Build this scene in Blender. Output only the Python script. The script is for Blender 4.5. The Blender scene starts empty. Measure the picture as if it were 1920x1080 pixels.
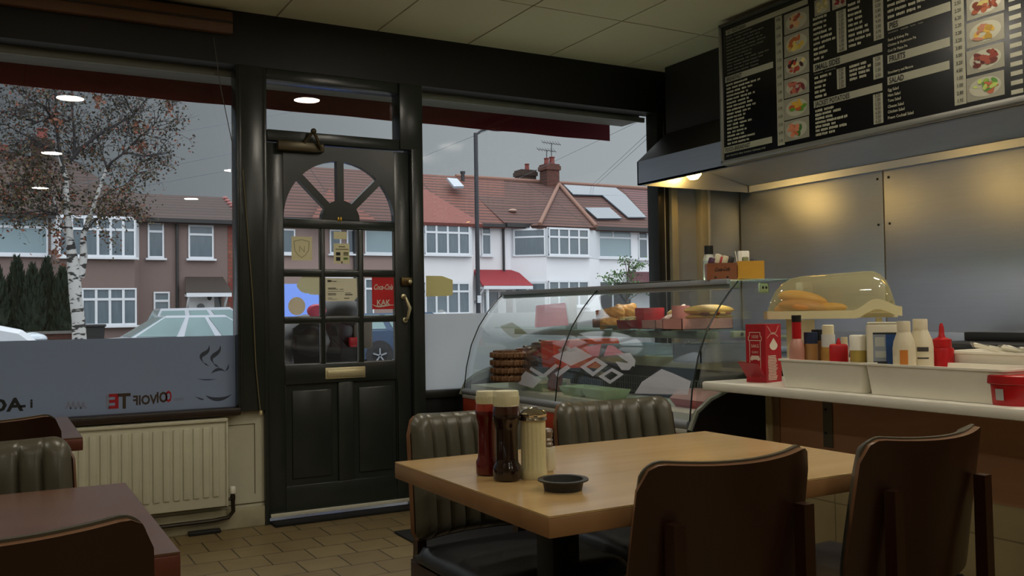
import bpy, bmesh, math, random
from mathutils import Vector, Matrix, Euler
random.seed(7)
S = bpy.context.scene
COL = S.collection
PI = math.pi
# ------------------------------------------------------------------ camera
FPX = 1726.8
YAW, PIT, ROL = [math.radians(a) for a in (29.2916, 1.5118, -0.8953)]
CAM = Vector((0, 0, 1.12))
FW = Vector((math.sin(YAW)*math.cos(PIT), math.cos(YAW)*math.cos(PIT), math.sin(PIT)))
_r = Vector((math.cos(YAW), -math.sin(YAW), 0)); _u = _r.cross(FW)
RT = _r*math.cos(ROL) + _u*math.sin(ROL)
UP = -_r*math.sin(ROL) + _u*math.cos(ROL)
cam = bpy.data.cameras.new('camera'); cam.sensor_width = 36; cam.lens = FPX/1920*36
cam.clip_start = .05; cam.clip_end = 300
camo = bpy.data.objects.new('camera', cam); COL.objects.link(camo)
M = Matrix((RT, UP, -FW)).transposed().to_4x4(); M.translation = CAM
camo.matrix_world = M
S.camera = camo
# ------------------------------------------------------------------ view, world
S.view_settings.view_transform = 'Standard'; S.view_settings.look = 'None'
S.view_settings.gamma = 1; S.view_settings.exposure = 0.0; S.view_settings.use_curve_mapping = False
W = bpy.data.worlds.new('overcast sky'); S.world = W; W.use_nodes = True
nt = W.node_tree; nt.nodes.clear()
N = nt.nodes.new; LK = nt.links.new
tc = N('ShaderNodeTexCoord'); sep = N('ShaderNodeSeparateXYZ'); LK(tc.outputs['Generated'], sep.inputs[0])
ramp = N('ShaderNodeValToRGB')            # overcast sky, thicker cloud towards -X, brighter where the cloud thins towards +X
mr = N('ShaderNodeMapRange'); mr.inputs['From Min'].default_value = -.1; mr.inputs['From Max'].default_value = .75
LK(sep.outputs['X'], mr.inputs['Value']); LK(mr.outputs[0], ramp.inputs[0])
ramp.color_ramp.elements[0].position = 0; ramp.color_ramp.elements[0].color = (.060, .072, .085, 1)
ramp.color_ramp.elements[1].position = 1; ramp.color_ramp.elements[1].color = (.36, .39, .415, 1)
back = N('ShaderNodeMapRange'); back.inputs['From Min'].default_value = .35; back.inputs['From Max'].default_value = -.5
back.inputs['To Min'].default_value = 0; back.inputs['To Max'].default_value = 1
LK(sep.outputs['Y'], back.inputs['Value'])
mix = N('ShaderNodeMixRGB'); LK(back.outputs[0], mix.inputs[0]); LK(ramp.outputs[0], mix.inputs[1]); mix.inputs[2].default_value = (1.35, 1.4, 1.5, 1)
zen = N('ShaderNodeMapRange'); zen.inputs['From Min'].default_value = .3; zen.inputs['From Max'].default_value = .75     # the cloud is thinnest overhead
LK(sep.outputs['Z'], zen.inputs['Value'])
mz = N('ShaderNodeMixRGB'); LK(zen.outputs[0], mz.inputs[0]); LK(mix.outputs[0], mz.inputs[1]); mz.inputs[2].default_value = (1.9, 1.95, 2.0, 1)
nz = N('ShaderNodeTexNoise'); nz.inputs['Scale'].default_value = 3; nz.inputs['Detail'].default_value = 4; LK(tc.outputs['Generated'], nz.inputs['Vector'])
nm = N('ShaderNodeMapRange'); nm.inputs['To Min'].default_value = .85; nm.inputs['To Max'].default_value = 1.15; LK(nz.outputs[0], nm.inputs['Value'])
mul = N('ShaderNodeMixRGB'); mul.blend_type = 'MULTIPLY'; mul.inputs[0].default_value = 1; LK(mz.outputs[0], mul.inputs[1]); LK(nm.outputs[0], mul.inputs[2])
bg = N('ShaderNodeBackground'); bg.inputs[1].default_value = 1.25; LK(mul.outputs[0], bg.inputs[0])
wo = N('ShaderNodeOutputWorld'); LK(bg.outputs[0], wo.inputs[0])
LAMP_L = 105.0         # ceiling panel lights
HOOD_L = 30.0         # warm bulkhead lamps under the extractor hood

# ------------------------------------------------------------------ helpers
def at(x, y, axis, val):
    """the place in the room a photo pixel shows, on the plane axis = val"""
    d = FW*FPX + RT*(x-960) - UP*(y-540)
    t = (val-CAM[axis])/d[axis]
    return CAM + d*t
def proj(P):
    v = Vector(P)-CAM; z = v.dot(FW)
    return 960+FPX*v.dot(RT)/z, 540-FPX*v.dot(UP)/z
def lin(c):
    if isinstance(c, str):
        c = [int(c[i:i+2], 16)/255 for i in (0, 2, 4)]
    return [(v/12.92 if v <= .04045 else ((v+.055)/1.055)**2.4) for v in c]
def rootmat(o):
    return Matrix.LocRotScale(o.location, o.rotation_euler, None)
def tag(o, label=None, cat=None, group=None, kind=None):
    if label: o['label'] = label
    if cat: o['category'] = cat
    if group: o['group'] = group
    if kind: o['kind'] = kind
    return o
def thing(name, label, cat, loc=(0, 0, 0), rz=0, group=None):
    o = bpy.data.objects.new(name, None); COL.objects.link(o)
    o.location = loc; o.rotation_euler = (0, 0, rz); o.empty_display_size = .1
    return tag(o, label, cat, group)
def top_of(o):
    while o.parent: o = o.parent
    return o
def dup(root, loc, rz=0, label=None, group=None):
    def cp(o, par):
        c = o.copy(); COL.objects.link(c); c.parent = par
        for ch in kids.get(o.name, ()): cp(ch, c)
        return c
    kids = {}
    for o in COL.objects:
        if o.parent: kids.setdefault(o.parent.name, []).append(o)
    c = cp(root, None); c.location = loc; c.rotation_euler = (0, 0, rz)
    if label: c['label'] = label
    if group: c['group'] = group
    return c

class MB:
    """collects shapes of one mesh; material index k per shape"""
    def __init__(s): s.v = []; s.f = []; s.m = []; s.sm = []
    def add(s, vs, fs, k=0, smooth=False, T=None):
        o = len(s.v)
        s.v += [tuple(T @ Vector(p)) if T else tuple(p) for p in vs]
        for f in fs: s.f.append([o+i for i in f]); s.m.append(k); s.sm.append(smooth)
        return s
    def bmesh(s, bm, k=0, smooth=False, T=None):
        bm.verts.index_update()
        s.add([v.co.copy() for v in bm.verts], [[v.index for v in f.verts] for f in bm.faces], k, smooth, T); bm.free(); return s
    def box(s, x0, x1, y0, y1, z0, z1, k=0, bev=0, T=None, seg=2):
        if x0 > x1: x0, x1 = x1, x0
        if y0 > y1: y0, y1 = y1, y0
        if z0 > z1: z0, z1 = z1, z0
        if not bev:
            vs = [(x, y, z) for z in (z0, z1) for y in (y0, y1) for x in (x0, x1)]
            return s.add(vs, [(0, 2, 3, 1), (4, 5, 7, 6), (0, 1, 5, 4), (2, 6, 7, 3), (0, 4, 6, 2), (1, 3, 7, 5)], k, False, T)
        bm = bmesh.new(); bmesh.ops.create_cube(bm, size=1)
        for v in bm.verts: v.co = Vector(((x0+x1)/2+v.co.x*(x1-x0), (y0+y1)/2+v.co.y*(y1-y0), (z0+z1)/2+v.co.z*(z1-z0)))
        bmesh.ops.bevel(bm, geom=list(bm.edges), offset=bev, segments=seg, affect='EDGES', profile=.5)
        return s.bmesh(bm, k, True, T)
    def lathe(s, prof, n=24, k=0, T=None, cap=True, sx=1, sy=1):
        vs = []; fs = []
        for (r, z) in prof:
            for i in range(n):
                a = 2*PI*i/n; vs.append((r*math.cos(a)*sx, r*math.sin(a)*sy, z))
        for j in range(len(prof)-1):
            for i in range(n):
                a = j*n+i; b = j*n+(i+1) % n; fs.append((a, b, b+n, a+n))
        if cap:
            if prof[0][0] > 1e-5: fs.append(tuple(range(n))[::-1])
            if prof[-1][0] > 1e-5: fs.append(tuple((len(prof)-1)*n+i for i in range(n)))
        return s.add(vs, fs, k, True, T)
    def tube(s, pts, r, n=8, k=0, T=None, rs=None):
        pts = [Vector(p) for p in pts]; vs = []; fs = []
        nrm = None
        for i, p in enumerate(pts):
            d = (pts[min(i+1, len(pts)-1)]-pts[max(i-1, 0)]).normalized()
            if nrm is None:
                nrm = d.cross(Vector((0, 0, 1)))
                if nrm.length < .01: nrm = d.cross(Vector((1, 0, 0)))
            nrm = (nrm-d*nrm.dot(d)).normalized(); bn = d.cross(nrm)
            rr = rs[i] if rs else r
            for j in range(n):
                a = 2*PI*j/n; vs.append(p+nrm*math.cos(a)*rr+bn*math.sin(a)*rr)
        for i in range(len(pts)-1):
            for j in range(n):
                a = i*n+j; b = i*n+(j+1) % n; fs.append((a, b, b+n, a+n))
        fs.append(tuple(range(n))[::-1]); fs.append(tuple((len(pts)-1)*n+j for j in range(n)))
        return s.add(vs, fs, k, True, T)
    def prism(s, poly, d, k=0, T=None, smooth=False):
        """poly: list of 3D points (planar), extruded by vector d"""
        n = len(poly); d = Vector(d)
        vs = [Vector(p) for p in poly]+[Vector(p)+d for p in poly]
        fs = [tuple(range(n))[::-1], tuple(range(n, 2*n))]+[(i, (i+1) % n, (i+1) % n+n, i+n) for i in range(n)]
        return s.add(vs, fs, k, smooth, T)
    def sphere(s, c, rx, ry=None, rz=None, k=0, seg=14, rings=8, T=None):
        ry = ry or rx; rz = rz or rx
        bm = bmesh.new(); bmesh.ops.create_uvsphere(bm, u_segments=seg, v_segments=rings, radius=1)
        for v in bm.verts: v.co = Vector((c[0]+v.co.x*rx, c[1]+v.co.y*ry, c[2]+v.co.z*rz))
        return s.bmesh(bm, k, True, T)
    def grid(s, fn, nu, nv, k=0, T=None, closed=False):
        vs = [fn(i/nu, j/nv) for j in range(nv+1) for i in range(nu+1)]
        fs = [(j*(nu+1)+i, j*(nu+1)+i+1, (j+1)*(nu+1)+i+1, (j+1)*(nu+1)+i) for j in range(nv) for i in range(nu)]
        return s.add(vs, fs, k, True, T)
    def sheet(s, front, back, nu, nv, k=0, T=None, kr=None):
        """closed solid between two parametric surfaces sharing an outline"""
        vs = [front(i/nu, j/nv) for j in range(nv+1) for i in range(nu+1)]
        o = len(vs)
        vs += [back(i/nu, j/nv) for j in range(nv+1) for i in range(nu+1)]
        ix = lambda i, j: j*(nu+1)+i
        fs = []
        for j in range(nv):
            for i in range(nu):
                q = (ix(i, j), ix(i+1, j), ix(i+1, j+1), ix(i, j+1)); fs.append(q); fs.append(tuple(o+a for a in q[::-1]))
        nf = len(fs)
        for i in range(nu):
            for j in (0, nv):
                a, b = ix(i, j), ix(i+1, j); fs.append((a, b, b+o, a+o) if j else (b, a, a+o, b+o))
        for j in range(nv):
            for i in (0, nu):
                a, b = ix(i, j), ix(i, j+1); fs.append((b, a, a+o, b+o) if i else (a, b, b+o, a+o))
        s.add(vs, fs, k, True, T)
        if kr is not None:
            for q in range(len(s.m)-(len(fs)-nf), len(s.m)): s.m[q] = kr
        return s
    def text(s, string, size, T, k=0, thick=0.0, align='LEFT', bold=0.0, width=1.0, res=2):
        """flat lettering; T maps the text plane (x right, y up) into place"""
        key = (string, align, thick/size if size else 0, res, bold)
        if key not in _TXT:
            cu = bpy.data.curves.new('lettering', 'FONT'); cu.body = string; cu.size = 1; cu.align_x = align; cu.offset = bold
            cu.extrude = thick/size/2 if thick else 0; cu.resolution_u = res
            ob = bpy.data.objects.new('lettering', cu); COL.objects.link(ob)
            dg = bpy.context.evaluated_depsgraph_get(); me = ob.evaluated_get(dg).to_mesh()
            _TXT[key] = ([tuple(v.co) for v in me.vertices], [tuple(p.vertices) for p in me.polygons])
            bpy.data.objects.remove(ob); bpy.data.curves.remove(cu)
        vs, fs = _TXT[key]
        return s.add([(x*size*width, y*size, z*size) for x, y, z in vs], fs, k, False, T)
    def build(s, name, mats, parent=None, shade=30, local=False):
        me = bpy.data.meshes.new(name)
        vs = s.v
        if parent is not None and not local:
            inv = rootmat(top_of(parent)).inverted(); vs = [inv @ Vector(p) for p in vs]
        me.from_pydata([tuple(p) for p in vs], [], s.f)
        if not isinstance(mats, (list, tuple)): mats = [mats]
        for m in mats: me.materials.append(m)
        for p, k, sm in zip(me.polygons, s.m, s.sm): p.material_index = k; p.use_smooth = sm
        bm = bmesh.new(); bm.from_mesh(me)
        if sum(len(f.verts) for f in bm.faces) < 60000: bmesh.ops.recalc_face_normals(bm, faces=bm.faces)
        for e in bm.edges:
            if len(e.link_faces) == 2 and e.calc_face_angle(0) > math.radians(shade+10): e.smooth = False
        bm.to_mesh(me); bm.free()
        o = bpy.data.objects.new(name, me); COL.objects.link(o)
        if parent is not None: o.parent = parent
        return o
_TXT = {}
def plane_T(origin, xdir, ydir):
    x = Vector(xdir).normalized(); y = Vector(ydir).normalized(); z = x.cross(y)
    m = Matrix((x, y, z)).transposed().to_4x4(); m.translation = Vector(origin); return m
def TR(x=0, y=0, z=0, rz=0, rx=0, ry=0, s=1):
    return Matrix.Translation((x, y, z)) @ Euler((rx, ry, rz)).to_matrix().to_4x4() @ Matrix.Scale(s, 4)
def struct(o):
    o['kind'] = 'structure'; return o

# ------------------------------------------------------------------ materials
MATS = {}
def mat(name, c, rough=.5, metal=0, var=.08, scale=12, spec=.5, bump=0, bscale=40, trans=0, coat=0, em=None, ems=0, alpha=1, sheen=0, stretch=None):
    if name in MATS: return MATS[name]
    m = bpy.data.materials.new(name); m.use_nodes = True; nt = m.node_tree
    b = nt.nodes['Principled BSDF']; N = nt.nodes.new; L = nt.links.new
    c = lin(c)
    tcn = N('ShaderNodeTexCoord'); mp = N('ShaderNodeMapping'); L(tcn.outputs['Object'], mp.inputs[0])
    if stretch: mp.inputs['Scale'].default_value = stretch
    nz = N('ShaderNodeTexNoise'); nz.inputs['Scale'].default_value = scale; nz.inputs['Detail'].default_value = 3; L(mp.outputs[0], nz.inputs['Vector'])
    mx = N('ShaderNodeMixRGB'); L(nz.outputs[0], mx.inputs[0])
    mx.inputs[1].default_value = [v*(1-var) for v in c]+[1]; mx.inputs[2].default_value = [min(1, v*(1+var)) for v in c]+[1]
    L(mx.outputs[0], b.inputs['Base Color'])
    b.inputs['Roughness'].default_value = rough; b.inputs['Metallic'].default_value = metal
    b.inputs['Specular IOR Level'].default_value = spec
    b.inputs['Transmission Weight'].default_value = trans; b.inputs['Coat Weight'].default_value = coat; b.inputs['Alpha'].default_value = alpha
    if em: b.inputs['Emission Color'].default_value = lin(em)+[1]; b.inputs['Emission Strength'].default_value = ems
    if bump:
        n2 = N('ShaderNodeTexNoise'); n2.inputs['Scale'].default_value = bscale; n2.inputs['Detail'].default_value = 4; L(mp.outputs[0], n2.inputs['Vector'])
        bp = N('ShaderNodeBump'); bp.inputs['Strength'].default_value = bump; bp.inputs['Distance'].default_value = .01; L(n2.outputs[0], bp.inputs['Height']); L(bp.outputs[0], b.inputs['Normal'])
    MATS[name] = m; return m
def glass(name, tint=(1, 1, 1), base=.022, gain=.7, rough=0.0, power=4.0):
    """thin clear sheet: passes light straight through, mirrors a little, more at a grazing angle"""
    m = bpy.data.materials.new(name); m.use_nodes = True; nt = m.node_tree; nt.nodes.clear(); N = nt.nodes.new; L = nt.links.new
    lw = N('ShaderNodeLayerWeight'); lw.inputs[0].default_value = .5
    geo = N('ShaderNodeNewGeometry'); dot = N('ShaderNodeVectorMath'); dot.operation = 'DOT_PRODUCT'
    L(geo.outputs['Incoming'], dot.inputs[0]); L(geo.outputs['Normal'], dot.inputs[1])
    ab = N('ShaderNodeMath'); ab.operation = 'ABSOLUTE'; L(dot.outputs['Value'], ab.inputs[0])
    iv = N('ShaderNodeMath'); iv.operation = 'SUBTRACT'; iv.inputs[0].default_value = 1; L(ab.outputs[0], iv.inputs[1])
    pw = N('ShaderNodeMath'); pw.operation = 'POWER'; pw.inputs[1].default_value = power; L(iv.outputs[0], pw.inputs[0])
    ml = N('ShaderNodeMath'); ml.operation = 'MULTIPLY_ADD'; ml.inputs[1].default_value = gain; ml.inputs[2].default_value = base; L(pw.outputs[0], ml.inputs[0])
    t = N('ShaderNodeBsdfTransparent'); t.inputs[0].default_value = (*tint, 1)
    g = N('ShaderNodeBsdfGlossy'); g.inputs['Roughness'].default_value = rough; g.inputs['Color'].default_value = (1, 1, 1, 1)
    mx = N('ShaderNodeMixShader'); L(ml.outputs[0], mx.inputs[0]); L(t.outputs[0], mx.inputs[1]); L(g.outputs[0], mx.inputs[2])
    o = N('ShaderNodeOutputMaterial'); L(mx.outputs[0], o.inputs[0]); MATS[name] = m; return m
def film(name, c, clear=.04, trans=.6):
    m = bpy.data.materials.new(name); m.use_nodes = True; nt = m.node_tree; nt.nodes.clear(); N = nt.nodes.new; L = nt.links.new
    c = lin(c)+[1]
    d = N('ShaderNodeBsdfDiffuse'); d.inputs[0].default_value = c
    t = N('ShaderNodeBsdfTranslucent'); t.inputs[0].default_value = c
    nz = N('ShaderNodeTexNoise'); nz.inputs['Scale'].default_value = 3
    mr = N('ShaderNodeMapRange'); mr.inputs['To Min'].default_value = trans-.06; mr.inputs['To Max'].default_value = trans+.06; L(nz.outputs[0], mr.inputs['Value'])
    a = N('ShaderNodeMixShader'); L(mr.outputs[0], a.inputs[0]); L(d.outputs[0], a.inputs[1]); L(t.outputs[0], a.inputs[2])
    tr = N('ShaderNodeBsdfTransparent'); b = N('ShaderNodeMixShader'); b.inputs[0].default_value = clear; L(a.outputs[0], b.inputs[1]); L(tr.outputs[0], b.inputs[2])
    o = N('ShaderNodeOutputMaterial'); L(b.outputs[0], o.inputs[0]); MATS[name] = m; return m
def brick(name, c1, c2, mortar, w, h, msize=.01, rough=.6, offset=.5, axes='XY', bump=.2, var=.1):
    m = mat(name, c1, rough); nt = m.node_tree; N = nt.nodes.new; L = nt.links.new; b = nt.nodes['Principled BSDF']
    for l in list(b.inputs['Base Color'].links): nt.links.remove(l)
    tcn = N('ShaderNodeTexCoord'); sp = N('ShaderNodeSeparateXYZ'); cb = N('ShaderNodeCombineXYZ'); L(tcn.outputs['Object'], sp.inputs[0])
    L(sp.outputs[axes[0]], cb.inputs[0]); L(sp.outputs[axes[1]], cb.inputs[1])
    t = N('ShaderNodeTexBrick'); L(cb.outputs[0], t.inputs['Vector']); t.offset = offset
    t.inputs['Color1'].default_value = lin(c1)+[1]; t.inputs['Color2'].default_value = lin(c2)+[1]; t.inputs['Mortar'].default_value = lin(mortar)+[1]
    t.inputs['Scale'].default_value = 1; t.inputs['Brick Width'].default_value = w; t.inputs['Row Height'].default_value = h
    t.inputs['Mortar Size'].default_value = msize; t.inputs['Mortar Smooth'].default_value = .1
    nz = N('ShaderNodeTexNoise'); nz.inputs['Scale'].default_value = 5; nz.inputs['Detail'].default_value = 5; L(tcn.outputs['Object'], nz.inputs['Vector'])
    mr = N('ShaderNodeMapRange'); mr.inputs['To Min'].default_value = 1-2*var; mr.inputs['To Max'].default_value = 1+2*var; L(nz.outputs[0], mr.inputs['Value'])
    mx = N('ShaderNodeMixRGB'); mx.blend_type = 'MULTIPLY'; mx.inputs[0].default_value = 1; L(t.outputs['Color'], mx.inputs[1]); L(mr.outputs[0], mx.inputs[2])
    L(mx.outputs[0], b.inputs['Base Color'])
    if bump:
        bp = N('ShaderNodeBump'); bp.inputs['Strength'].default_value = bump; bp.inputs['Distance'].default_value = .006; bp.invert = True
        L(t.outputs['Fac'], bp.inputs['Height']); L(bp.outputs[0], b.inputs['Normal'])
    return m
def wood(name, c1, c2, rough=.35, axis='X', scale=6, spec=.5):
    m = mat(name, c1, rough, spec=spec); nt = m.node_tree; N = nt.nodes.new; L = nt.links.new; b = nt.nodes['Principled BSDF']
    for l in list(b.inputs['Base Color'].links): nt.links.remove(l)
    tcn = N('ShaderNodeTexCoord'); mp = N('ShaderNodeMapping'); L(tcn.outputs['Object'], mp.inputs[0])
    sc = [scale*3, scale*3, scale*3]; sc['XYZ'.index(axis)] = scale*.25; mp.inputs['Scale'].default_value = sc
    nz = N('ShaderNodeTexNoise'); nz.inputs['Scale'].default_value = 1; nz.inputs['Detail'].default_value = 6; nz.inputs['Distortion'].default_value = .6; L(mp.outputs[0], nz.inputs['Vector'])
    rp = N('ShaderNodeValToRGB'); rp.color_ramp.elements[0].position = .3; rp.color_ramp.elements[1].position = .7
    rp.color_ramp.elements[0].color = lin(c1)+[1]; rp.color_ramp.elements[1].color = lin(c2)+[1]; L(nz.outputs[0], rp.inputs[0]); L(rp.outputs[0], b.inputs['Base Color'])
    return m
m_black = mat('black paint', '1c1d1a', .35, var=.2)
m_doorp = mat('dark green black gloss paint', '272c29', .27, var=.12, scale=4, bump=.04, bscale=60, spec=.5)
m_cream = mat('cream paint', 'bdbaa3', .45)
m_rad = mat('radiator enamel', 'cbc8b0', .35)
m_plaster = mat('painted plaster', 'b9b29a', .8, bump=.05)
m_white = mat('white plastic', 'f2eedf', .4, var=.04)
m_lam = mat('white laminate', 'efebdc', .3, var=.04)
m_steel = mat('stainless steel', 'c0c8d8', .46, metal=.9, var=.06, scale=3, bump=.02, bscale=5, stretch=(1, 1, 30))
m_chrome = mat('polished steel', 'd6d2ca', .1, metal=1)
m_brass = mat('aged brass', 'cfc6a0', .38, metal=.7)
m_vinyl = mat('dark brown black vinyl', '4e4a3c', .36, var=.12, bump=.04, bscale=90)
m_vseat = mat('black seat vinyl', '26272a', .34, var=.15, bump=.05, bscale=90)
m_walnut = wood('dark stained beech', '241209', '2f180d', .3, 'Z', 5)
m_tabtop = wood('oak laminate', 'b0905f', 'c0a06e', .22, 'X', 4, .6)
m_tabedge = wood('oak edging', '84603c', '946d48', .35, 'X', 5)
m_tabtop2 = wood('dark oak laminate', '5e4030', '6a4a38', .22, 'X', 4)
m_iron = mat('black powder coated steel', '121212', .45)
m_glass = glass('window glass', (.97, .98, .97), .022, .6)
m_case = glass('curved display glass', (.96, .98, .98), .09, .7)
def hazy(m, c, f):
    nt = m.node_tree; mx = nt.nodes.new('ShaderNodeMixShader'); d = nt.nodes.new('ShaderNodeBsdfDiffuse'); d.inputs[0].default_value = lin(c)+[1]
    o = [n for n in nt.nodes if n.type == 'OUTPUT_MATERIAL'][0]; src = o.inputs[0].links[0].from_socket; mx.inputs[0].default_value = f
    nt.links.new(src, mx.inputs[1]); nt.links.new(d.outputs[0], mx.inputs[2]); nt.links.new(mx.outputs[0], o.inputs[0]); return m
hazy(m_case, 'd4e2f4', .022)  # pale blue mixed in to stand for the bright reflection on the glass
m_shelfg = glass('green edged shelf glass', (.80, .92, .86), .05, .5)
m_frost = film('frosted window film', 'a2a9b4', .04, .7); m_frost2 = film('lighter frosted film', 'dde0e4', .05, .72)  # same film twice; left and right brightness put into the colour
m_red = mat('red card', 'a81c26', .4)
m_redpl = mat('red plastic', 'b3141c', .3)
m_ltxt = mat('printed white lettering', 'cfcab4', .6)
m_dtxt = mat('printed dark lettering', '1a1a18', .6)
# ================================================================== THE ROOM
D = 5.014      # inner face of the shop front
CE = 2.76      # ceiling
XR = 4.72; XL = -3.0; YB = -4.2
m_floor = brick('floor tiles', '7c6a48', '84724f', '463a28', .2, .2, .004, .45, .5, 'XY', .3, .12)
fl = MB().box(XL, XR, YB, D+.1, -.05, 0).build('floor', m_floor); fl.location = (.09, -.022, 0); struct(fl)
m_ceil = mat('ceiling board', 'cfc5a6', .85, var=.03, scale=2)
cb = MB()
xs = [XL]+[1.344-.585*k for k in range(7, 0, -1)]+[1.344+.585*k for k in range(0, 6)]+[XR]
xs = sorted(x for x in xs if XL <= x <= XR)
for a, b in zip(xs[:-1], xs[1:]):
    y = YB
    while y < D:
        y2 = min(y+1.2, D+.1); cb.box(a+.005, b-.005, y+.005, y2-.005, CE, CE+.02); y += 1.2
cb.box(XL, XR, YB, D+.1, CE+.02, CE+.05, 1)
struct(cb.build('ceiling', [m_ceil, mat('ceiling grid', '6e6654', .7)]))
m_wall = mat('plain wall paint', 'b5aa8a', .8, var=.05)
struct(MB().box(XL-.1, XL, YB, D+.1, 0, CE).build('wall_left', m_wall))
struct(MB().box(XL, XR, YB-.1, YB, 0, CE).build('wall_back', m_wall))
w = MB().box(XR, XR+.1, YB, D+.1, 0, CE)
for ya, yb in ((3.765, 4.99), (1.9, 3.755), (-.6, 1.89)):      # stainless cladding sheets
    w.box(XR-.012, XR, ya, yb, .9, 2.02, 1, .002)
for yy in (3.72, 3.80):
    for zz in (1.15, 1.62, 1.9): w.lathe([(.008, 0), (.008, .003), (.004, .006)], 10, 2, TR(XR-.012, yy, zz, ry=-PI/2))
struct(w.build('wall_right', [m_wall, m_steel, m_iron]))

# front wall: low plinth left of the door, header beam, corner pieces
fw = MB()
fw.box(XL, 1.262, D, D+.1, 0, .615)                       # plinth under the left window
fw.box(XL, XR, D-.03, D+.1, 2.47, CE, 1)                  # dark header
fw.box(2.2, 3.95, D, D+.1, 0, .62, 1)                     # dark riser under the right window
fw.box(3.94, XR, D, D+.1, 0, .85, 1)
fw.box(4.07, XR, D+.03, D+.1, .85, 2.47, 2)               # blank panel behind the corner frame
struct(fw.build('wall_front', [m_cream, mat('black header', '0b0b0b', .5), mat('grey panel', '9aa2b0', .5)]))
t = MB()
t.box(3.945, 4.0, D-.04, D+.08, .62, 2.47, 0, .004)
t.box(4.0, 4.022, D-.02, D+.08, .62, 2.47, 1, .002)
t.box(4.022, 4.068, D+.0, D+.09, .62, 2.47, 0)
t.box(4.07, 4.125, D-.03, D+.06, .62, 2.47, 2, .004)
t.box(4.335, 4.395, D-.03, D+.06, .62, 2.47, 2, .004); t.box(4.395, 4.415, D-.035, D+.06, .62, 2.47, 1, .003)
struct(t.build('trim_1', [m_black, mat('grey white strip', 'b9bcc0', .5), mat('cream frame', 'a9a492', .5)]))
struct(MB().box(4.42, XR-.012, D-.015, D+.02, .62, 2.05, 0, .002).build('trim_2', m_steel))
struct(MB().box(XL, 1.262, D-.02, D, 0, .105, 0, .004).build('baseboard_front', mat('scuffed cream skirting', 'a39c80', .55, var=.25)))
# sunk panel lines of the plinth
pl = MB()
for (a, b, c, d) in ((1.075, 1.215, .17, .545),):
    for (x0, x1, z0, z1) in ((a, b, d-.004, d), (b-.004, b, c, d)): pl.box(x0, x1, D-.002, D+.001, z0, z1)
pl.box(XL, 1.262, D-.002, D+.001, .118, .124)
struct(pl.build('trim_3', mat('panel groove', '5e573f', .7)))

# left window
def frame_tag(o): return struct(o)
wl = MB()
wl.box(1.12, 1.262, D-.045, D+.08, .615, 2.47, 0, .006)         # post by the door
wl.box(1.13, 1.145, D-.05, D-.03, .64, 2.47, 0, .004)
wl.box(XL, 1.13, D-.06, D+.06, .6, .64, 1, .006)                 # dark sill
w1 = struct(wl.build('window_1', [m_doorp, mat('dark wooden sill', '2a1d15', .4)]))
struct(MB().box(XL, 1.13, D+.03, D+.036, .63, 2.47).build('glass_pane', m_glass, w1))
def stripes(mb, ox, s=1.0): pass
# frosted film with a coffee cup swirl and lettering cut out of it
fz = 1.02
flm = MB().box(XL, 1.12, D+.026, D+.0295, .64, fz).build('frosted_film', m_frost, w1)
struct(flm)
def swirl(pts, rs, n=16):
    """flat tapering stroke in window plane coordinates (x, z)"""
    L = []; R_ = []
    P = [Vector(p) for p in pts]
    for i, p in enumerate(P):
        d = (P[min(i+1, len(P)-1)]-P[max(i-1, 0)]).normalized(); n_ = Vector((-d.y, d.x))*rs[i]
        L.append(p+n_); R_.append(p-n_)
    return L+R_[::-1]
def bez(a, b, c, d, n=12):
    a, b, c, d = map(Vector, (a, b, c, d))
    return [a*(1-t)**3+b*3*t*(1-t)**2+c*3*t*t*(1-t)+d*t**3 for t in [i/n for i in range(n+1)]]
def W2(px, py, y=D): p = at(px, py, 1, y); return (p.x, p.z)
cut = MB()
def flat(mb, poly2, y, th=.0015, k=0):
    mb.prism([(x, y, z) for x, z in poly2], (0, th, 0), k)
def stroke(mb, pxs, ws, y, k=0):
    pts = bez(*[W2(*p) for p in pxs]); n = len(pts)-1
    rs = [max(.0006, ws*math.sin(PI*min(1, .02+.98*i/n))) for i in range(n+1)]
    L = []; R_ = []
    for i, p in enumerate(pts):
        d = (pts[min(i+1, n)]-pts[max(i-1, 0)]).normalized(); nn = Vector((-d.y, d.x))*rs[i]; L.append(p+nn); R_.append(p-nn)
    for i in range(n): flat(mb, [L[i], L[i+1], R_[i+1], R_[i]], y, .0015, k)
YF = D+.0240
stroke(cut, ((394, 648), (396, 668), (368, 660), (383, 680)), .011, YF)
stroke(cut, ((415, 648), (417, 668), (388, 664), (403, 682)), .011, YF)
stroke(cut, ((383, 680), (388, 683), (388, 684), (394, 687)), .003, YF)
stroke(cut, ((402, 682), (407, 685), (408, 687), (413, 689)), .004, YF)
stroke(cut, ((431, 683), (430, 690), (428, 694), (424, 696)), .004, YF)
stroke(cut, ((398, 700), (406, 694), (414, 689), (424, 697)), .008, YF)
stroke(cut, ((372, 711), (385, 713), (395, 713), (408, 711)), .003, YF)
stroke(cut, ((368, 744), (378, 750), (382, 749), (384, 750)), .004, YF)
stroke(cut, ((388, 742), (400, 752), (420, 752), (436, 740)), .010, YF)
o = cut.build('swirl_motif', mat('blue grey vinyl', '39404e', .6), w1); struct(o)
let = MB()
def wtxt(s, px, py, hpx, k, mirror=True, w=1.0):
    p = at(px, py, 1, YF); q = at(px, py-hpx, 1, YF); size = (q.z-p.z)/.7
    T = plane_T((p.x, YF, p.z), (1, 0, 0), (0, 0, 1))
    if mirror: T = T @ Matrix.Scale(-1, 4, (1, 0, 0))
    let.text(s, size, T, k, .001, 'CENTER', bold=.035, width=w)
wtxt('AG', 12, 771, 24, 0, True, 1.1); wtxt('-', 43, 768, 20, 0); wtxt('i', 59, 764, 16, 0, False)
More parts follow.
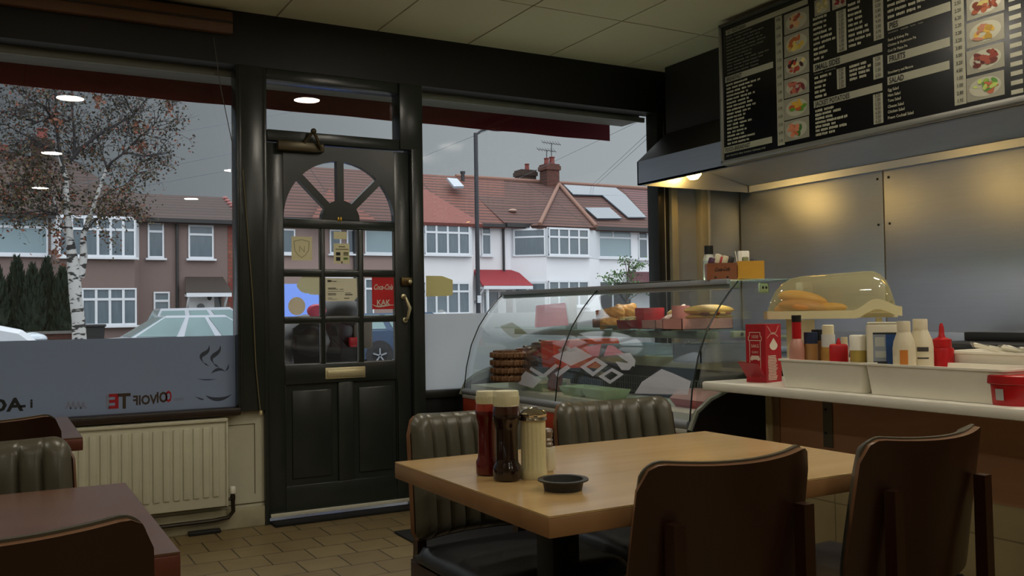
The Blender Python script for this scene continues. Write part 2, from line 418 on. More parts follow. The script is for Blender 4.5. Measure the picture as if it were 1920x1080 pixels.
wtxt('E', 214, 765, 26, 1, True, 1.0); wtxt('T', 233, 765, 27, 2, True, .9); wtxt('I', 202, 765, 24, 3)
wtxt('VOIF', 272, 758, 17, 2, True, .8); wtxt('OI', 304, 754, 19, 2, True, .7); wtxt('O', 316, 753, 20, 1, True, .5)
wtxt('omo', 335, 751, 7, 3)
for i, px in enumerate((128, 137, 147, 156)): wtxt('A', px, 766, 13, 3, True, .8)
o = let.build('lettering', [m_dtxt, m_red, mat('dark brown vinyl', '40301f', .6), mat('pale blue vinyl', '8a8fa2', .6)], w1); struct(o)
# roller blind box above the left window
bb = thing('roller_blind', 'brown wooden pelmet of a roller blind above the wide window with the radiator', 'blind', (0, D-.03, 2.62))
MB().box(XL, 1.10, D-.075, D-.03, 2.62, 2.735, 0, .006).build('pelmet', wood('brown pelmet', '5b3c26', '6b4a30', .5, 'X', 4), bb)
MB().box(XL, 1.10, D-.085, D-.075, 2.672, 2.682, 0, .002).build('pelmet_bead', mat('dark pelmet bead', '2b1c12', .5), bb)
c = MB().tube([at(400, 70, 1, D-.08), at(415, 170, 1, D-.08), at(446, 320, 1, D-.08), at(455, 400, 1, D-.08)], .0022, 6)
tag(c.build('blind_cord', mat('fine grey cord', '5d5a55', .8)), 'thin slack cord slanting across the upper corner of the wide window', 'cord')
pc = thing('pull_cord', 'long beige pull cord with a bead end hanging beside the door post', 'cord', at(490, 775, 1, D-.055))
MB().tube([at(455, 318, 1, D-.055), at(464, 430, 1, D-.055), at(474, 560, 1, D-.055), at(480, 690, 1, D-.055), at(488, 770, 1, D-.055)], .0028, 8).build('cord', mat('beige cord', '6e6446', .8), pc)
MB().sphere(at(489, 774, 1, D-.055), .009, .009, .014).build('bead', mat('cream bead', 'c8b98c', .4), pc)

# door frame, transom
df = MB()
df.box(1.262, 1.285, D-.03, D+.08, 0, 2.47, 0, .004)
df.box(2.055, 2.2, D-.045, D+.08, 2.08, 2.47, 0, .006); df.box(2.125, 2.2, D-.045, D+.08, 0, 2.09, 0, .006)
df.box(1.285, 2.055, D-.04, D+.08, 2.075, 2.135, 0, .005); df.box(1.285, 2.055, D-.03, D+.08, 2.41, 2.47, 0, .004)
df.box(1.265, 2.125, D, D+.08, 0, .012, 0)
w2 = struct(df.build('trim_4', m_doorp))
struct(MB().box(1.28, 2.06, D+.03, D+.036, 2.12, 2.43).build('glass_pane', m_glass, w2))

# the door: stiles, rails, fan light, nine panes, two sunk panels
X0, X1 = 1.288, 2.122; ZT = 2.068; ZB = .03
dn = D-.012; df_ = D+.034
cols = [(1.372, 1.578), (1.612, 1.812), (1.845, 2.04)]
cols = [(W2(532, 560)[0], W2(601, 560)[0]), (W2(609, 560)[0], W2(672, 560)[0]), (W2(681, 560)[0], W2(740, 560)[0])]
rows = [(W2(640, 506.5)[1], W2(640, 429.5)[1]), (W2(640, 593.5)[1], W2(640, 518)[1]), (W2(640, 680)[1], W2(640, 604)[1])]
door = MB()
gx0, gx1 = cols[0][0], cols[2][1]; gz0 = rows[2][0]
arc_z = W2(640, 413)[1]; acx = (gx0+gx1)/2; ar = (gx1-gx0)/2
sx = lambda mb, x0, x1, z0, z1, k=0, b=.004, o=0: mb.box(x0, x1, dn+o, df_-o, z0, z1, k, b)
sx(door, X0, gx0, ZB, ZT); sx(door, gx1, X1, ZB, ZT)
for a, b in ((cols[0][1], cols[1][0]), (cols[1][1], cols[2][0])): sx(door, a, b, gz0, rows[0][1], 0, .006)
for a, b in ((rows[0][0], rows[1][1]), (rows[1][0], rows[2][1])): sx(door, gx0, gx1, a, b, 0, .006, .002)
sx(door, gx0, gx1, rows[0][1], arc_z, 0, .004, .001)
# arch spandrel
n = 24
arc = [(acx+ar*math.cos(PI*i/n), arc_z+ar*1.02*math.sin(PI*i/n)) for i in range(n+1)]
topz = ZT
for i in range(n):
    (xa, za), (xb, zb) = arc[i], arc[i+1]
    flat(door, [(xa, za), (xa, topz), (xb, topz), (xb, zb)], dn, df_-dn)
# hub and glazing bars of the fan
hub = [(acx+.112*math.cos(PI*i/12), arc_z+.112*math.sin(PI*i/12)) for i in range(13)]
flat(door, hub, dn-.003, df_-dn+.003)
for a in (PI*.25, PI*.5, PI*.75):
    d2 = Vector((math.cos(a), math.sin(a))); nn = Vector((-d2.y, d2.x))*.020; c0 = Vector((acx, arc_z))
    p, q = c0+d2*.085, c0+d2*(ar+.01); flat(door, [p+nn, q+nn, q-nn, p-nn], dn-.0015, df_-dn+.0015)
# below the glass
midr = W2(640, 716)[1]; lx = W2(536, 800)[0]; l2 = W2(634, 800)[0]; l3 = W2(662, 800)[0]; l4 = W2(747, 800)[0]
pz0 = W2(600, 905)[1]
sx(door, gx0, gx1, midr, gz0); sx(door, gx0, gx1, ZB, pz0); sx(door, l2, l3, pz0, midr); sx(door, gx0-.001, lx, pz0, midr); sx(door, l4, gx1+.001, pz0, midr)
dr = struct(door.build('door_1', m_doorp))
pp = MB()
for a, b in ((lx, l2), (l3, l4)):
    pp.box(a, b, dn+.016, df_-.004, pz0, midr); pp.box(a+.035, b-.035, dn+.006, df_-.01, pz0+.035, midr-.035, 0, .008)
struct(pp.build('door_panel', m_doorp, dr))
gp = MB()
gp.box(gx0, gx1, D+.008, D+.013, gz0, arc_z+ar*1.0)
struct(gp.build('glass_pane', m_glass, dr))
bd = MB()                                    # pale putty bead round each pane
def rim(mb, x0, x1, z0, z1, y, w=.004):
    for q in ((x0, x1, z0, z0+w), (x0, x1, z1-w, z1), (x0, x0+w, z0, z1), (x1-w, x1, z0, z1)): mb.box(q[0], q[1], y, y+.004, q[2], q[3])
for (a, b) in cols:
    for (c, d) in rows: rim(bd, a, b, c, d, D-.0)
struct(bd.build('glazing_bead', mat('grey glazing bead', '6c6a60', .4), dr))
cl = MB()                                    # door closer
p0 = W2(516, 277); p1 = W2(603, 290)
cl.box(p0[0], p1[0]-.02, dn-.05, dn, p1[1], p1[1]+.055, 0, .01)
cl.box(p1[0]-.03, p1[0], dn-.045, dn, p1[1]+.004, p1[1]+.05, 0, .006)
e0 = at(603, 280, 1, dn-.06); e1 = at(588, 246, 1, dn-.08); e2 = at(570, 268, 1, dn-.045)
cl.tube([e0, e1], .009, 8); cl.tube([e1, e2], .009, 8); cl.sphere(e1, .016)
struct(cl.build('door_closer', mat('dull brass brown casing', '4f452f', .35, metal=.4), dr))
struct(MB().box(W2(608, 690)[0], W2(683, 690)[0], dn-.008, dn, W2(645, 709)[1], W2(645, 688)[1], 0, .003).box(W2(612, 690)[0], W2(679, 690)[0], dn-.012, dn, W2(645, 706)[1], W2(645, 693)[1], 0, .003).build('letter_plate', m_brass, dr))
h = MB()
ha, hb = at(757, 556, 1, dn-.01), at(760, 600, 1, dn-.01)
h.tube([ha+Vector((0, .01, 0)), ha+Vector((0, -.035, -.01)), (ha+hb)/2+Vector((.012, -.05, 0)), hb+Vector((0, -.035, .01)), hb+Vector((0, .01, 0))], .0085, 10, rs=[.009, .008, .0105, .008, .009])
for q in (ha, hb): h.lathe([(.016, -.004), (.016, .006), (.01, .01)], 14, 0, TR(q.x, q.y+.004, q.z, rx=PI/2))
struct(h.build('door_handle', m_brass, dr))
lk = MB(); a, b = W2(749, 536), W2(777, 521)
lk.box(a[0], b[0]-.012, dn-.022, dn, a[1], b[1], 0, .003); lk.box(b[0]-.015, b[0]+.005, dn-.03, dn, a[1]+.005, b[1]-.005, 1, .003); lk.lathe([(.012, 0), (.012, .02), (.006, .024)], 14, 1, TR((a[0]+b[0])/2, dn-.02, (a[1]+b[1])/2, rx=PI/2))
struct(lk.build('night_latch', [mat('dark brass', '5a4a2c', .3, metal=.8), m_brass], dr))
struct(MB().box(1.292, 2.118, dn-.012, dn, .032, .052, 0, .002).build('draught_strip', mat('white draught strip', 'c9c6b4', .5), dr))
pts = []
kh = MB()
for q in ((762, 612), (766, 632)): kh.lathe([(.006, 0), (.006, .002)], 10, 0, TR(*at(*q, 1, dn-.001), rx=PI/2))
struct(kh.build('key_hole', m_iron, dr))
emb = MB(); q = at(637, 411, 1, dn-.002)
for s in (-1, 1): emb.sphere((q.x+s*.007, q.y, q.z), .006, .003, .013)
struct(emb.build('small_brass_mark', mat('bright brass', 'c9a13c', .3, metal=1), dr))
# right window
rw = MB(); rw.box(2.2, 3.95, D-.02, D+.06, .62, .665, 0, .004)
w3 = struct(rw.build('window_2', m_black))
struct(MB().box(2.2, 3.95, D+.03, D+.036, .66, 2.47).build('glass_pane', m_glass, w3))
struct(MB().box(2.2, 3.95, D+.026, D+.0295, .665, 1.118).build('frosted_film', m_frost2, w3))

# papers and stickers on the door glass and window
YS = D+.004
def paper(name, label, cat, x0, y0, x1, y1, m, y=YS, poly=None, kids=()):
    a, b = at(x0, y1, 1, y), at(x1, y0, 1, y)
    mb = MB()
    if poly: mb.prism([at(px, py, 1, y) for px, py in poly], (0, .0015, 0))
    else: mb.box(a.x, b.x, y, y+.0015, a.z, b.z)
    o = mb.build(name, m); tag(o, label, cat)
    return o
m_paper = film('yellowed paper', 'f2eed8', 0, .15); m_cardy = film('straw card', 'eee8c4', 0, .15)
o = paper('window_sticker', 'square cream sticker with a faint shield on the top left door pane', 'sticker', 547, 444, 585, 488, m_cardy)
sh = MB(); cxy = W2(566, 466)
def ringpoly(mb, pts, w, y, k=0):
    n = len(pts)
    for i in range(n):
        a = Vector(pts[i]); b = Vector(pts[(i+1) % n]); d = (b-a).normalized(); nn = Vector((-d.y, d.x))*w
        flat(mb, [a+nn, b+nn, b-nn, a-nn], y, .0008, k)
shield = [(cxy[0]+x*.043, cxy[1]+z*.05) for x, z in ((-1, .8), (0, 1), (1, .8), (.9, -.2), (.5, -.7), (0, -1), (-.5, -.7), (-.9, -.2))]
ringpoly(sh, shield, .0025, YS-.001)
sh.text('N', .05, plane_T((cxy[0]-.018, YS-.001, cxy[1]-.02), (1, 0, 0), (0, 0, 1)))
sh.build('shield_print', mat('pale print', 'b9b48c', .7), o)
paper('paper_slip', 'small blank yellow paper slip at the top of the middle door pane', 'paper', 626, 435, 650, 448, m_cardy)
o = paper('hygiene_notice', 'small yellow notice with two black symbols under a paper slip on the door', 'notice', 626, 457, 655, 494, m_cardy)
hn = MB()
for (x0, y0, x1, y1, k) in ((630, 473, 638, 479, 0), (630, 482, 638, 489, 0), (644, 473, 653, 476, 1), (644, 477, 653, 479, 1), (644, 483, 652, 487, 2), (635, 462, 647, 463.5, 1), (629, 467, 653, 468, 1), (640, 490, 642, 494, 0)):
    a, b = at(x0, y1, 1, YS), at(x1, y0, 1, YS); hn.box(a.x, b.x, YS-.001, YS, a.z, b.z, k)
hn.build('printing', [m_dtxt, mat('faded print', '6d6a45', .7), mat('green print', '5f7f3a', .7)], o)
n = 28
paper('round_sticker', 'round cream sticker on the left door pane in front of the blue car', 'sticker', 0, 0, 1, 1, film('cream sticker', 'f4ecd8', 0, .15), poly=[(556.5+16*math.cos(2*PI*i/n), 574+17*math.sin(2*PI*i/n)) for i in range(n)])
paper('folded_label', 'pale green teardrop shaped label with a folded square corner on the door glass', 'label', 0, 0, 1, 1, film('pale green label', 'eef0d4', 0, .15), poly=[(556, 535), (560, 526), (567, 519), (574, 517.5), (580, 519), (580, 517), (599, 517), (599, 553), (580, 552), (580, 550), (573, 550), (565, 547), (559, 541)])
o = paper('licence_notice', 'wide cream notice with small print filling the middle door pane', 'notice', 610, 521, 671, 565, m_paper, poly=[(610, 521), (669, 522), (670, 557), (664, 564), (610, 565)])
ln = MB()
for (x0, y0, x1, y1) in ((614, 525, 620, 529), (619, 526, 623, 528), (624, 527, 631, 528.3), (615, 539.5, 630, 541), (615, 542, 634, 543), (637, 542, 644, 543), (615, 546, 645, 546.7), (615, 550, 630, 551.3), (615, 552.3, 630, 553.6), (647, 549, 658, 550), (647, 551.5, 661, 553.5), (615, 558.5, 623, 559.5), (645, 558.5, 655, 560), (615, 561, 632, 561.6)):
    a, b = at(x0, y1, 1, YS), at(x1, y0, 1, YS); ln.box(a.x, b.x, YS-.001, YS, a.z, b.z)
ln.build('printing', mat('grey print', '4d4a38', .7), o)
o = paper('drink_sticker', 'red soft drink sticker with white script on the door beside the latch', 'sticker', 698, 517, 739, 580, mat('red vinyl sticker', 'c8141e', .5))
cc = MB()
def dtxt(mb, s, px, py, hpx, k=0, align='CENTER', y=YS-.0012, shear=0, w=1):
    p = at(px, py, 1, y); q = at(px, py-hpx, 1, y); size = (q.z-p.z)/.7
    T = plane_T(p, (1, 0, 0), (0, 0, 1))
    if shear: T = T @ Matrix(((1, shear, 0, 0), (0, 1, 0, 0), (0, 0, 1, 0), (0, 0, 0, 1)))
    mb.text(s, size, T, k, .0006, align, bold=.02, width=w)
dtxt(cc, 'Coca-Cola', 718, 543, 10, shear=.3, w=.62); dtxt(cc, 'KAK', 719, 572, 10, w=.95)
sw = bez((W2(699, 571)), W2(710, 579), W2(722, 571), W2(739, 572), 10)
for i in range(10):
    a, b = sw[i], sw[i+1]; t = .004*math.sin(PI*(i+.5)/10)+.001; flat(cc, [(a.x, a.y+t), (b.x, b.y+t), (b.x, b.y-t), (a.x, a.y-t)], YS-.0012, .0006)
cc.build('white_script', mat('white print', 'd8d3c4', .6), o)
paper('opening_sign', 'blank olive card sign with cut corners taped inside the window beside the door', 'sign', 0, 0, 1, 1, film('olive card', 'e6dfa6', 0, .15), y=D+.018, poly=[(799, 517), (829, 517.5), (849, 525), (849, 553), (838, 555), (799, 556)])

# radiator under the left window
rd = thing('radiator', 'cream panel radiator with vertical flutes under the wide window', 'radiator', (.4, D-.07, .13))
ra0, ra1 = -.75, 1.05
r = MB().box(ra0, ra1, D-.075, D-.035, .135, .588, 0, .006)
x = ra1-.055
while x > ra0+.03:
    r.box(x-.0165, x+.0165, D-.084, D-.072, .19, .55, 0, .0055); x -= .0485
r.box(ra0-.004, ra1+.006, D-.088, D-.028, .575, .592, 0, .004); r.box(ra1-.004, ra1+.006, D-.085, D-.03, .135, .59, 0, .003)
r.build('panel', m_rad, rd)
v = MB(); vx = ra1+.035
v.tube([(ra1, D-.05, .165), (vx, D-.05, .165)], .008); v.lathe([(.012, 0), (.014, .02), (.01, .04)], 14, 0, TR(vx, D-.05, .155))
v.tube([(vx, D-.05, .16), (vx+.002, D-.05, .10), (vx-.02, D-.045, .07), (vx-.1, D-.045, .062), (ra0, D-.045, .062)], .011)
v.build('pipe', mat('dark copper pipe', '3a332a', .4, metal=.7), rd)
MB().lathe([(.013, 0), (.016, .008), (.016, .03), (.011, .036)], 16, 0, TR(vx, D-.05, .193)).build('valve_cap', m_white, rd)
for sxx in (ra0+.2, ra1-.2): MB().box(sxx-.02, sxx+.02, D-.04, D, .2, .5).build('bracket', m_rad, rd)
bl = MB().box(.86, 1.02, 4.94, 4.985, 0, .02, 0, .004, T=None)
tag(bl.build('door_wedge', m_iron), 'small flat black wedge lying on the tiles below the radiator', 'wedge')
dm = MB().box(1.775, 2.62, 3.98, 4.44, .0, .012, 0, .005)
tag(dm.build('door_mat', mat('black rubber mat', '141414', .9, bump=.4, bscale=200)), 'black rubber door mat on the tiles behind the oak table', 'mat')
th = MB().box(1.29, 2.12, D-.12, D-.02, 0, .014, 0, .004)
tag(th.build('threshold_mat', mat('dark coir strip', '12110f', .95, bump=.4, bscale=200)), 'narrow black mat strip along the foot of the door', 'mat')

# ceiling lamps (round white panels, mirrored in the window glass), plus added fill lamps
def lamp(x, y, lab):
    t = thing('ceiling_light', lab, 'light', (x, y, CE), 0, 'round ceiling panel lights')
    MB().lathe([(.096, -.018), (.103, -.012), (.106, 0)], 32, 0, TR(x, y, CE), cap=False).build('bezel', m_white, t)
    MB().lathe([(.0, -.016), (.093, -.016), (.093, -.004), (0, -.004)], 32, 0, TR(x, y, CE), cap=False).build('diffuser', m_lampdiff, t)
m_lampdiff = mat('lit lamp diffuser', 'ffffff', .5, em='fff7e6', ems=LAMP_L)
LL = [(.48, 2.64, 'round ceiling light over the dark table by the radiator'), (.48, .09, 'round ceiling light behind the window tables'), (.48, -2.62, 'round ceiling light near the back of the left row'),
      (2.05, 3.32, 'round ceiling light just inside the door'), (2.30, -.31, 'round ceiling light behind the oak table'), (2.34, -3.03, 'round ceiling light near the back wall'),
      (3.3, 1.35, 'round ceiling light above the near end of the white serving shelf'), (3.35, 2.05, 'added round fill light above the middle of the white serving shelf'), (2.28, 1.0, 'added round fill light over the aisle beside the oak table'), (-1.35, .09, 'added round fill light in the far row behind the window tables'), (-1.35, 2.64, 'added round fill light in the far row near the wide window')]  # all but the first here are added fill lamps, out of view
for a in LL: lamp(*a)
# ================================================================== THE STREET
GZ = -.3
HY = 35.0
m_asph = mat('asphalt', '4a4a4c', .85, bump=.2, bscale=30); m_pave = brick('paving slabs', '7b776f', '6d6a63', '4d4b47', .6, .6, .01, .8, .5, 'XY', .1)
struct(MB().box(-60, 90, 9.2, 29.5, GZ-.2, GZ).build('road', m_asph))
p = MB(); p.box(-60, 90, D+.1, 9.2, GZ-.2, -.16); p.box(-60, 90, 29.5, 60, GZ-.2, GZ+.1); struct(p.build('pavement', m_pave))
m_peb = mat('pebble dash render', '6f5f5c', .9, var=.2, scale=30, bump=.5, bscale=25)
m_peb2 = mat('pinkish render', '86746f', .9, var=.12, scale=25, bump=.4, bscale=25)
m_ren = mat('white render', 'cfd0d4', .85, var=.04, scale=3)
m_ren2 = mat('cool white render', 'd6d8de', .85, var=.04, scale=3)
m_tile1 = brick('brown roof tiles', '38231f', '301d19', '1c1010', 40, .16, .03, .8, 0, 'XZ', .6)
m_tile2 = brick('red roof tiles', '6c382c', '5f3026', '331712', 40, .16, .035, .75, 0, 'XZ', .6)
m_tile3 = brick('plum roof tiles', '684042', '5b383a', '331d1f', 40, .16, .035, .75, 0, 'XZ', .6)
m_tile4 = brick('dark brown roof tiles', '57362f', '4b2d28', '2a1714', 40, .16, .03, .8, 0, 'XZ', .6)
m_upvc = mat('white window frame', 'c6cbd2', .5); m_pane = mat('curtained window pane', '56636c', .15, var=.35, scale=2.5, stretch=(6, 1, .6))
m_pane2 = mat('pale blind window pane', '7d9199', .2, var=.1, scale=1); m_paned = mat('dark window pane', '2a3136', .12, var=.3, scale=2)
m_brick = brick('chimney brick', '5d3328', '4d2a22', '3a2a25', .22, .075, .01, .85, .5, 'XZ', .3)
m_gut = mat('black gutter', '17171a', .5)
def hp(px, py, y=HY): return at(px, py, 1, y)
def house_window(par, x0, y0, x1, y1, cols=1, top=.3, y=HY, pane=None, sill=True, topcols=None):
    a, b = hp(x0, y1, y), hp(x1, y0, y); X0_, X1_, Z0_, Z1_ = a.x, b.x, a.z, b.z
    f = MB(); ft = .058
    yf = y-.05
    f.box(X0_, X1_, yf, y+.02, Z0_, Z0_+ft*1.3); f.box(X0_, X1_, yf, y+.02, Z1_-ft, Z1_); f.box(X0_, X0_+ft, yf+.004, y+.02, Z0_, Z1_); f.box(X1_-ft, X1_, yf+.004, y+.02, Z0_, Z1_)
    zt = Z1_-(Z1_-Z0_)*top
    if top: f.box(X0_, X1_, yf+.008, y+.02, zt-ft*.7, zt+ft*.7)
    for i in range(1, cols):
        x = X0_+(X1_-X0_)*i/cols; f.box(x-ft*.7, x+ft*.7, yf+.012, y+.02, Z0_, zt if topcols else Z1_)
    if topcols:
        for i in range(1, topcols):
            x = X0_+(X1_-X0_)*i/topcols; f.box(x-ft*.7, x+ft*.7, yf+.012, y+.02, zt, Z1_)
    if sill: f.box(X0_-.08, X1_+.08, yf-.1, y+.02, Z0_-.07, Z0_)
    fo = f.build('house_window', m_upvc, par)
    MB().box(X0_+.02, X1_-.02, y-.01, y+.01, Z0_+.02, Z1_-.02).build('window_pane', pane or m_pane, fo)
    return fo
def bay(par, m, x0, x1, y0, y1, depth, splay=.45, z0=None, z1=None):
    """projecting bay body between facade pixels x0..x1 (at the front plane), rows y0..y1"""
    a, b = hp(x0, y1, HY-depth), hp(x1, y0, HY-depth)
    Z0_ = z0 if z0 is not None else a.z; Z1_ = z1 if z1 is not None else b.z
    poly = [(a.x-splay, HY+.05, Z0_), (a.x, HY-depth, Z0_), (b.x, HY-depth, Z0_), (b.x+splay, HY+.05, Z0_)]
    return MB().prism(poly, (0, 0, Z1_-Z0_)).build('bay', m, par)
def slab(par, pts, m, th=.14, name='roof'):
    P = [Vector(p) for p in pts]; n = (P[1]-P[0]).cross(P[2]-P[0]).normalized()
    if n.z < 0: n = -n
    return MB().prism(P, -n*th).build(name, m, par)
def chimney(par, px, pyt, pyb, y, wd, pots, m=None):
    c = hp(px, pyt, y); b = hp(px, pyb, y)
    mb = MB().box(c.x-wd/2, c.x+wd/2, y-.35, y+.35, b.z-.5, c.z-.12); mb.box(c.x-wd/2-.06, c.x+wd/2+.06, y-.42, y+.42, c.z-.3, c.z-.1); mb.box(c.x-wd/2-.02, c.x+wd/2+.02, y-.37, y+.37, c.z-.1, c.z)
    o = mb.build('chimney', m or m_brick, par)
    for i, (dx, hh, rr) in enumerate(pots):
        MB().lathe([(rr*1.1, 0), (rr, .05), (rr*.85, hh-.06), (rr*1.05, hh-.04), (rr*1.05, hh), (rr*.7, hh)], 14, 0, TR(c.x+dx, y, c.z)).build('chimney_pot', mat('terracotta', '6a302a', .8), o)
    return c
def pipe(par, px, y0, y1):
    a, b = hp(px, y0), hp(px, y1); MB().tube([(a.x, HY-.08, a.z), (a.x, HY-.08, b.z)], .055, 8).build('drainpipe', m_gut, par)
def canopy(par, x0, x1, yt, yb, m, proj_=1.0):
    a = hp(x0, yb, HY-proj_); b = hp(x1, yb, HY-proj_); t = hp(x0, yt, HY); tx = hp(x1, yt, HY)
    z = (a.z+b.z)/2; zt = (t.z+tx.z)/2; ins = .15
    q = [(a.x, HY-proj_, z), (b.x, HY-proj_, z), (b.x-ins, HY, zt), (a.x+ins, HY, zt)]
    o = slab(par, q, m, .08, 'porch_roof')
    mb = MB().box(a.x+.03, b.x-.03, HY-proj_-.02, HY-proj_+.03, z-.16, z-.02)
    for xx in (a.x+.12, b.x-.2): mb.box(xx, xx+.08, HY-proj_+.1, HY, z-.14, z-.05); mb.tube([(xx+.04, HY-proj_+.15, z-.1), (xx+.04, HY-.02, z-.75)], .045, 8)
    mb.build('fascia', m_upvc, o)
    return z
# ---- house A: brown pebble dash, left window
A = thing('house', 'brown pebble dash house with white bay windows behind the birch tree', 'house', (3, HY, GZ))
xl, xr = hp(-420, 450).x, hp(449, 500).x
ez = 4.62
MB().box(xl, xr, HY, HY+9, GZ, ez+.1).build('wall', m_peb, A)
MB().box(xr-.42, xr+.015, HY-.02, HY+.3, GZ, ez).build('brick_quoins', brick('red quoins', '6e2623', '7c4a3a', '4a3a35', .44, .15, .012, .8, .5, 'XZ', .2), A)
MB().box(xl, xr+.15, HY-.38, HY-.25, ez-.08, ez+.06).build('gutter', m_gut, A)
r0 = hp(262, 363, 39.2); rr_ = hp(420, 370, 39.2)
slab(A, [(hp(262, 405).x-2, HY-.35, ez), (xr+.15, HY-.35, ez), (rr_.x, 39.2, rr_.z), (r0.x-1.5, 39.2, r0.z)], m_tile1)
slab(A, [(xr+.15, HY-.35, ez), (xr+.15, 43.5, ez), (rr_.x, 39.2, rr_.z)], m_tile1)
rd_ = MB()                              # pale bonnet tiles down the hip
pa, pb_ = Vector((rr_.x, 39.2, rr_.z)), Vector((xr+.15, HY-.35, ez))
for i in range(9): q = pa.lerp(pb_, (i+.5)/9); rd_.sphere(q, .12, .2, .09)
rd_.build('hip_tiles', mat('pink hip tile', '8d5a58', .8), A)
t0 = hp(135, 298, 39.4); tl = t0.x-14
xe = hp(285, 400).x
slab(A, [(tl, HY-.4, ez+.05), (xe, HY-.4, ez+.05), (t0.x, 39.4, t0.z), (tl, 39.4, t0.z)], m_tile1)
slab(A, [(xe, HY-.4, ez+.05), (xe+1.2, 43.5, ez+.05), (t0.x, 39.4, t0.z)], m_tile1)
m_dkbrick = mat('dark brick', '34261f', .9, var=.3)  # plain dark brick for the chimneys
chimney(A, 79, 262, 300, 39.4, .75, [(0, .42, .2)], m_dkbrick)
chimney(A, 8, 287, 300, 39.4, .6, [(0, .3, .15)], m_dkbrick)
house_window(A, -30, 405, 90, 477, 1, .3, pane=m_pane2, topcols=2)
bay(A, m_peb, 112, 252, 470, 640, .6, .25, z0=GZ)
bay(A, m_upvc, 112, 252, 407, 484, .62, .25)
house_window(A, 110, 410, 254, 481, 6, .3, y=HY-.66)
house_window(A, 128, 540, 256, 612, 5, .3, y=HY-.66)
house_window(A, 277, 418, 307, 484, 1, .25); house_window(A, 353, 423, 400, 485, 1, .28); house_window(A, 288, 547, 318, 604, 1, .3)
pipe(A, 331, 412, 640)
canopy(A, 348, 436, 519, 548, mat('brown canopy tiles', '2e2622', .7, var=.3, scale=8), .9)
dA = MB(); a, b = hp(354, 640), hp(402, 552); dA.box(a.x, b.x, HY-.04, HY+.02, GZ+.1, b.z)
fd = dA.build('front_door', mat('white front door', 'c2c4c8', .5), A)
a, b = hp(369, 590), hp(383, 570); g = MB(); n = 10
g.prism([(a.x, HY-.045, a.z), (b.x, HY-.045, a.z)]+[((a.x+b.x)/2+(b.x-a.x)/2*math.cos(PI*i/n), HY-.045, b.z-.1+.12*math.sin(PI*i/n)) for i in range(n+1)], (0, -.02, 0)); g.build('arched_light', m_paned, fd)
a, b = hp(402, 600), hp(414, 557); MB().box(a.x, b.x, HY-.05, HY, a.z-.3, b.z).build('side_light', m_paned, fd)
a, b = hp(389, 562), hp(394, 553); MB().sphere(((a.x+b.x)/2, HY-.15, (a.z+b.z)/2), .08, .08, .12).build('porch_lamp', m_gut, A)
# ---- house B: pinkish, seen through the door
B = thing('house', 'pinkish rendered house seen through the panes of the door', 'house', (12, HY, GZ))
bx0, bx1 = xr+1.3, hp(783, 450).x
MB().box(bx0, bx1, HY, HY+9, GZ, 4.9).build('wall', m_peb2, B)
MB().box(bx0-.1, bx1, HY-.4, HY-.25, 4.75, 4.88).build('gutter', m_gut, B)
slab(B, [(bx0-.2, HY-.4, 4.8), (bx1, HY-.4, 4.8), (bx1, 39.5, 7.66), (bx0+2.4, 39.5, 7.66)], m_tile4)
slab(B, [(bx0-.2, HY-.4, 4.8), (bx0-.2, 43.5, 4.8), (bx0+2.4, 39.5, 7.66)], m_tile4)
slab(B, [(hp(570, 410).x, HY-1.0, 4.8), (hp(690, 410).x, HY-1.0, 4.8), (hp(640, 372).x, 36.5, 6.35)], m_tile2)
slab(B, [(hp(690, 410).x, HY-1.0, 4.8), (hp(705, 410).x, 36.4, 4.9), (hp(640, 372).x, 36.5, 6.35)], m_tile2)
house_window(B, 527, 430, 553, 476, 1, 0); house_window(B, 618, 431, 639, 476, 1, 0); house_window(B, 650, 431, 672, 476, 1, 0)
house_window(B, 684, 424, 752, 476, 1, 0, pane=m_pane2); house_window(B, 684, 522, 700, 600, 1, .25); house_window(B, 610, 520, 672, 600, 2, .25)
pipe(B, 663, 400, 610)
# ---- house C: white, red roof
C_ = thing('house', 'white rendered house with a red tiled roof and skylight beside the lamp post', 'house', (17, HY, GZ))
cx0, cx1 = bx1, hp(941, 450).x
MB().box(cx0, cx1, HY, HY+9, GZ, 4.95).build('wall', m_ren, C_)
MB().box(cx0, cx1, HY-.42, HY-.25, 4.78, 4.92).build('gutter', m_gut, C_)
ra = hp(785, 327, 39.5); rb = hp(945, 337, 39.5)
slab(C_, [(cx0, HY-.4, 4.85), (cx1, HY-.4, 4.85), (rb.x, 39.5, 7.66), (cx0, 39.5, 7.66)], m_tile2)
# hip over its bay
hb0, hb1 = hp(770, 409, HY-.9).x, hp(905, 409, HY-.9).x
slab(C_, [(hb0, HY-.95, 4.82), (hb1, HY-.95, 4.82), (hp(797, 357, 37.6).x, 37.4, 6.62), (hp(760, 357, 37.6).x, 37.4, 6.62)], mat('lichen red tiles', '70403a', .85, var=.35, scale=9))
slab(C_, [(hb1, HY-.95, 4.82), (hp(912, 412).x, HY+.5, 5.0), (hp(797, 357, 37.6).x, 37.4, 6.62)], m_tile2)
bay(C_, m_ren, 792, 885, 478, 640, .75, .5, z0=GZ); bay(C_, m_upvc, 792, 884, 416, 481, .77, .5)
house_window(C_, 797, 420, 880, 477, 4, .3, y=HY-.82); house_window(C_, 797, 530, 880, 590, 4, .28, y=HY-.82); house_window(C_, 903, 423, 920, 479, 1, .3); house_window(C_, 905, 545, 935, 600, 1, 0)
sk = MB(); a = hp(838, 342, 38.3); b = hp(866, 358, 37.9); v = hp(853, 341, 38.3)
P = [hp(836, 341, 38.4), hp(855, 342.5, 38.4), hp(868, 357, 37.3), hp(849, 357.5, 37.3)]
slab(C_, [p_+Vector((0, -.12, .18)) for p_ in P], mat('bright skylight glass', '8c98a4', .15), .1, 'skylight')
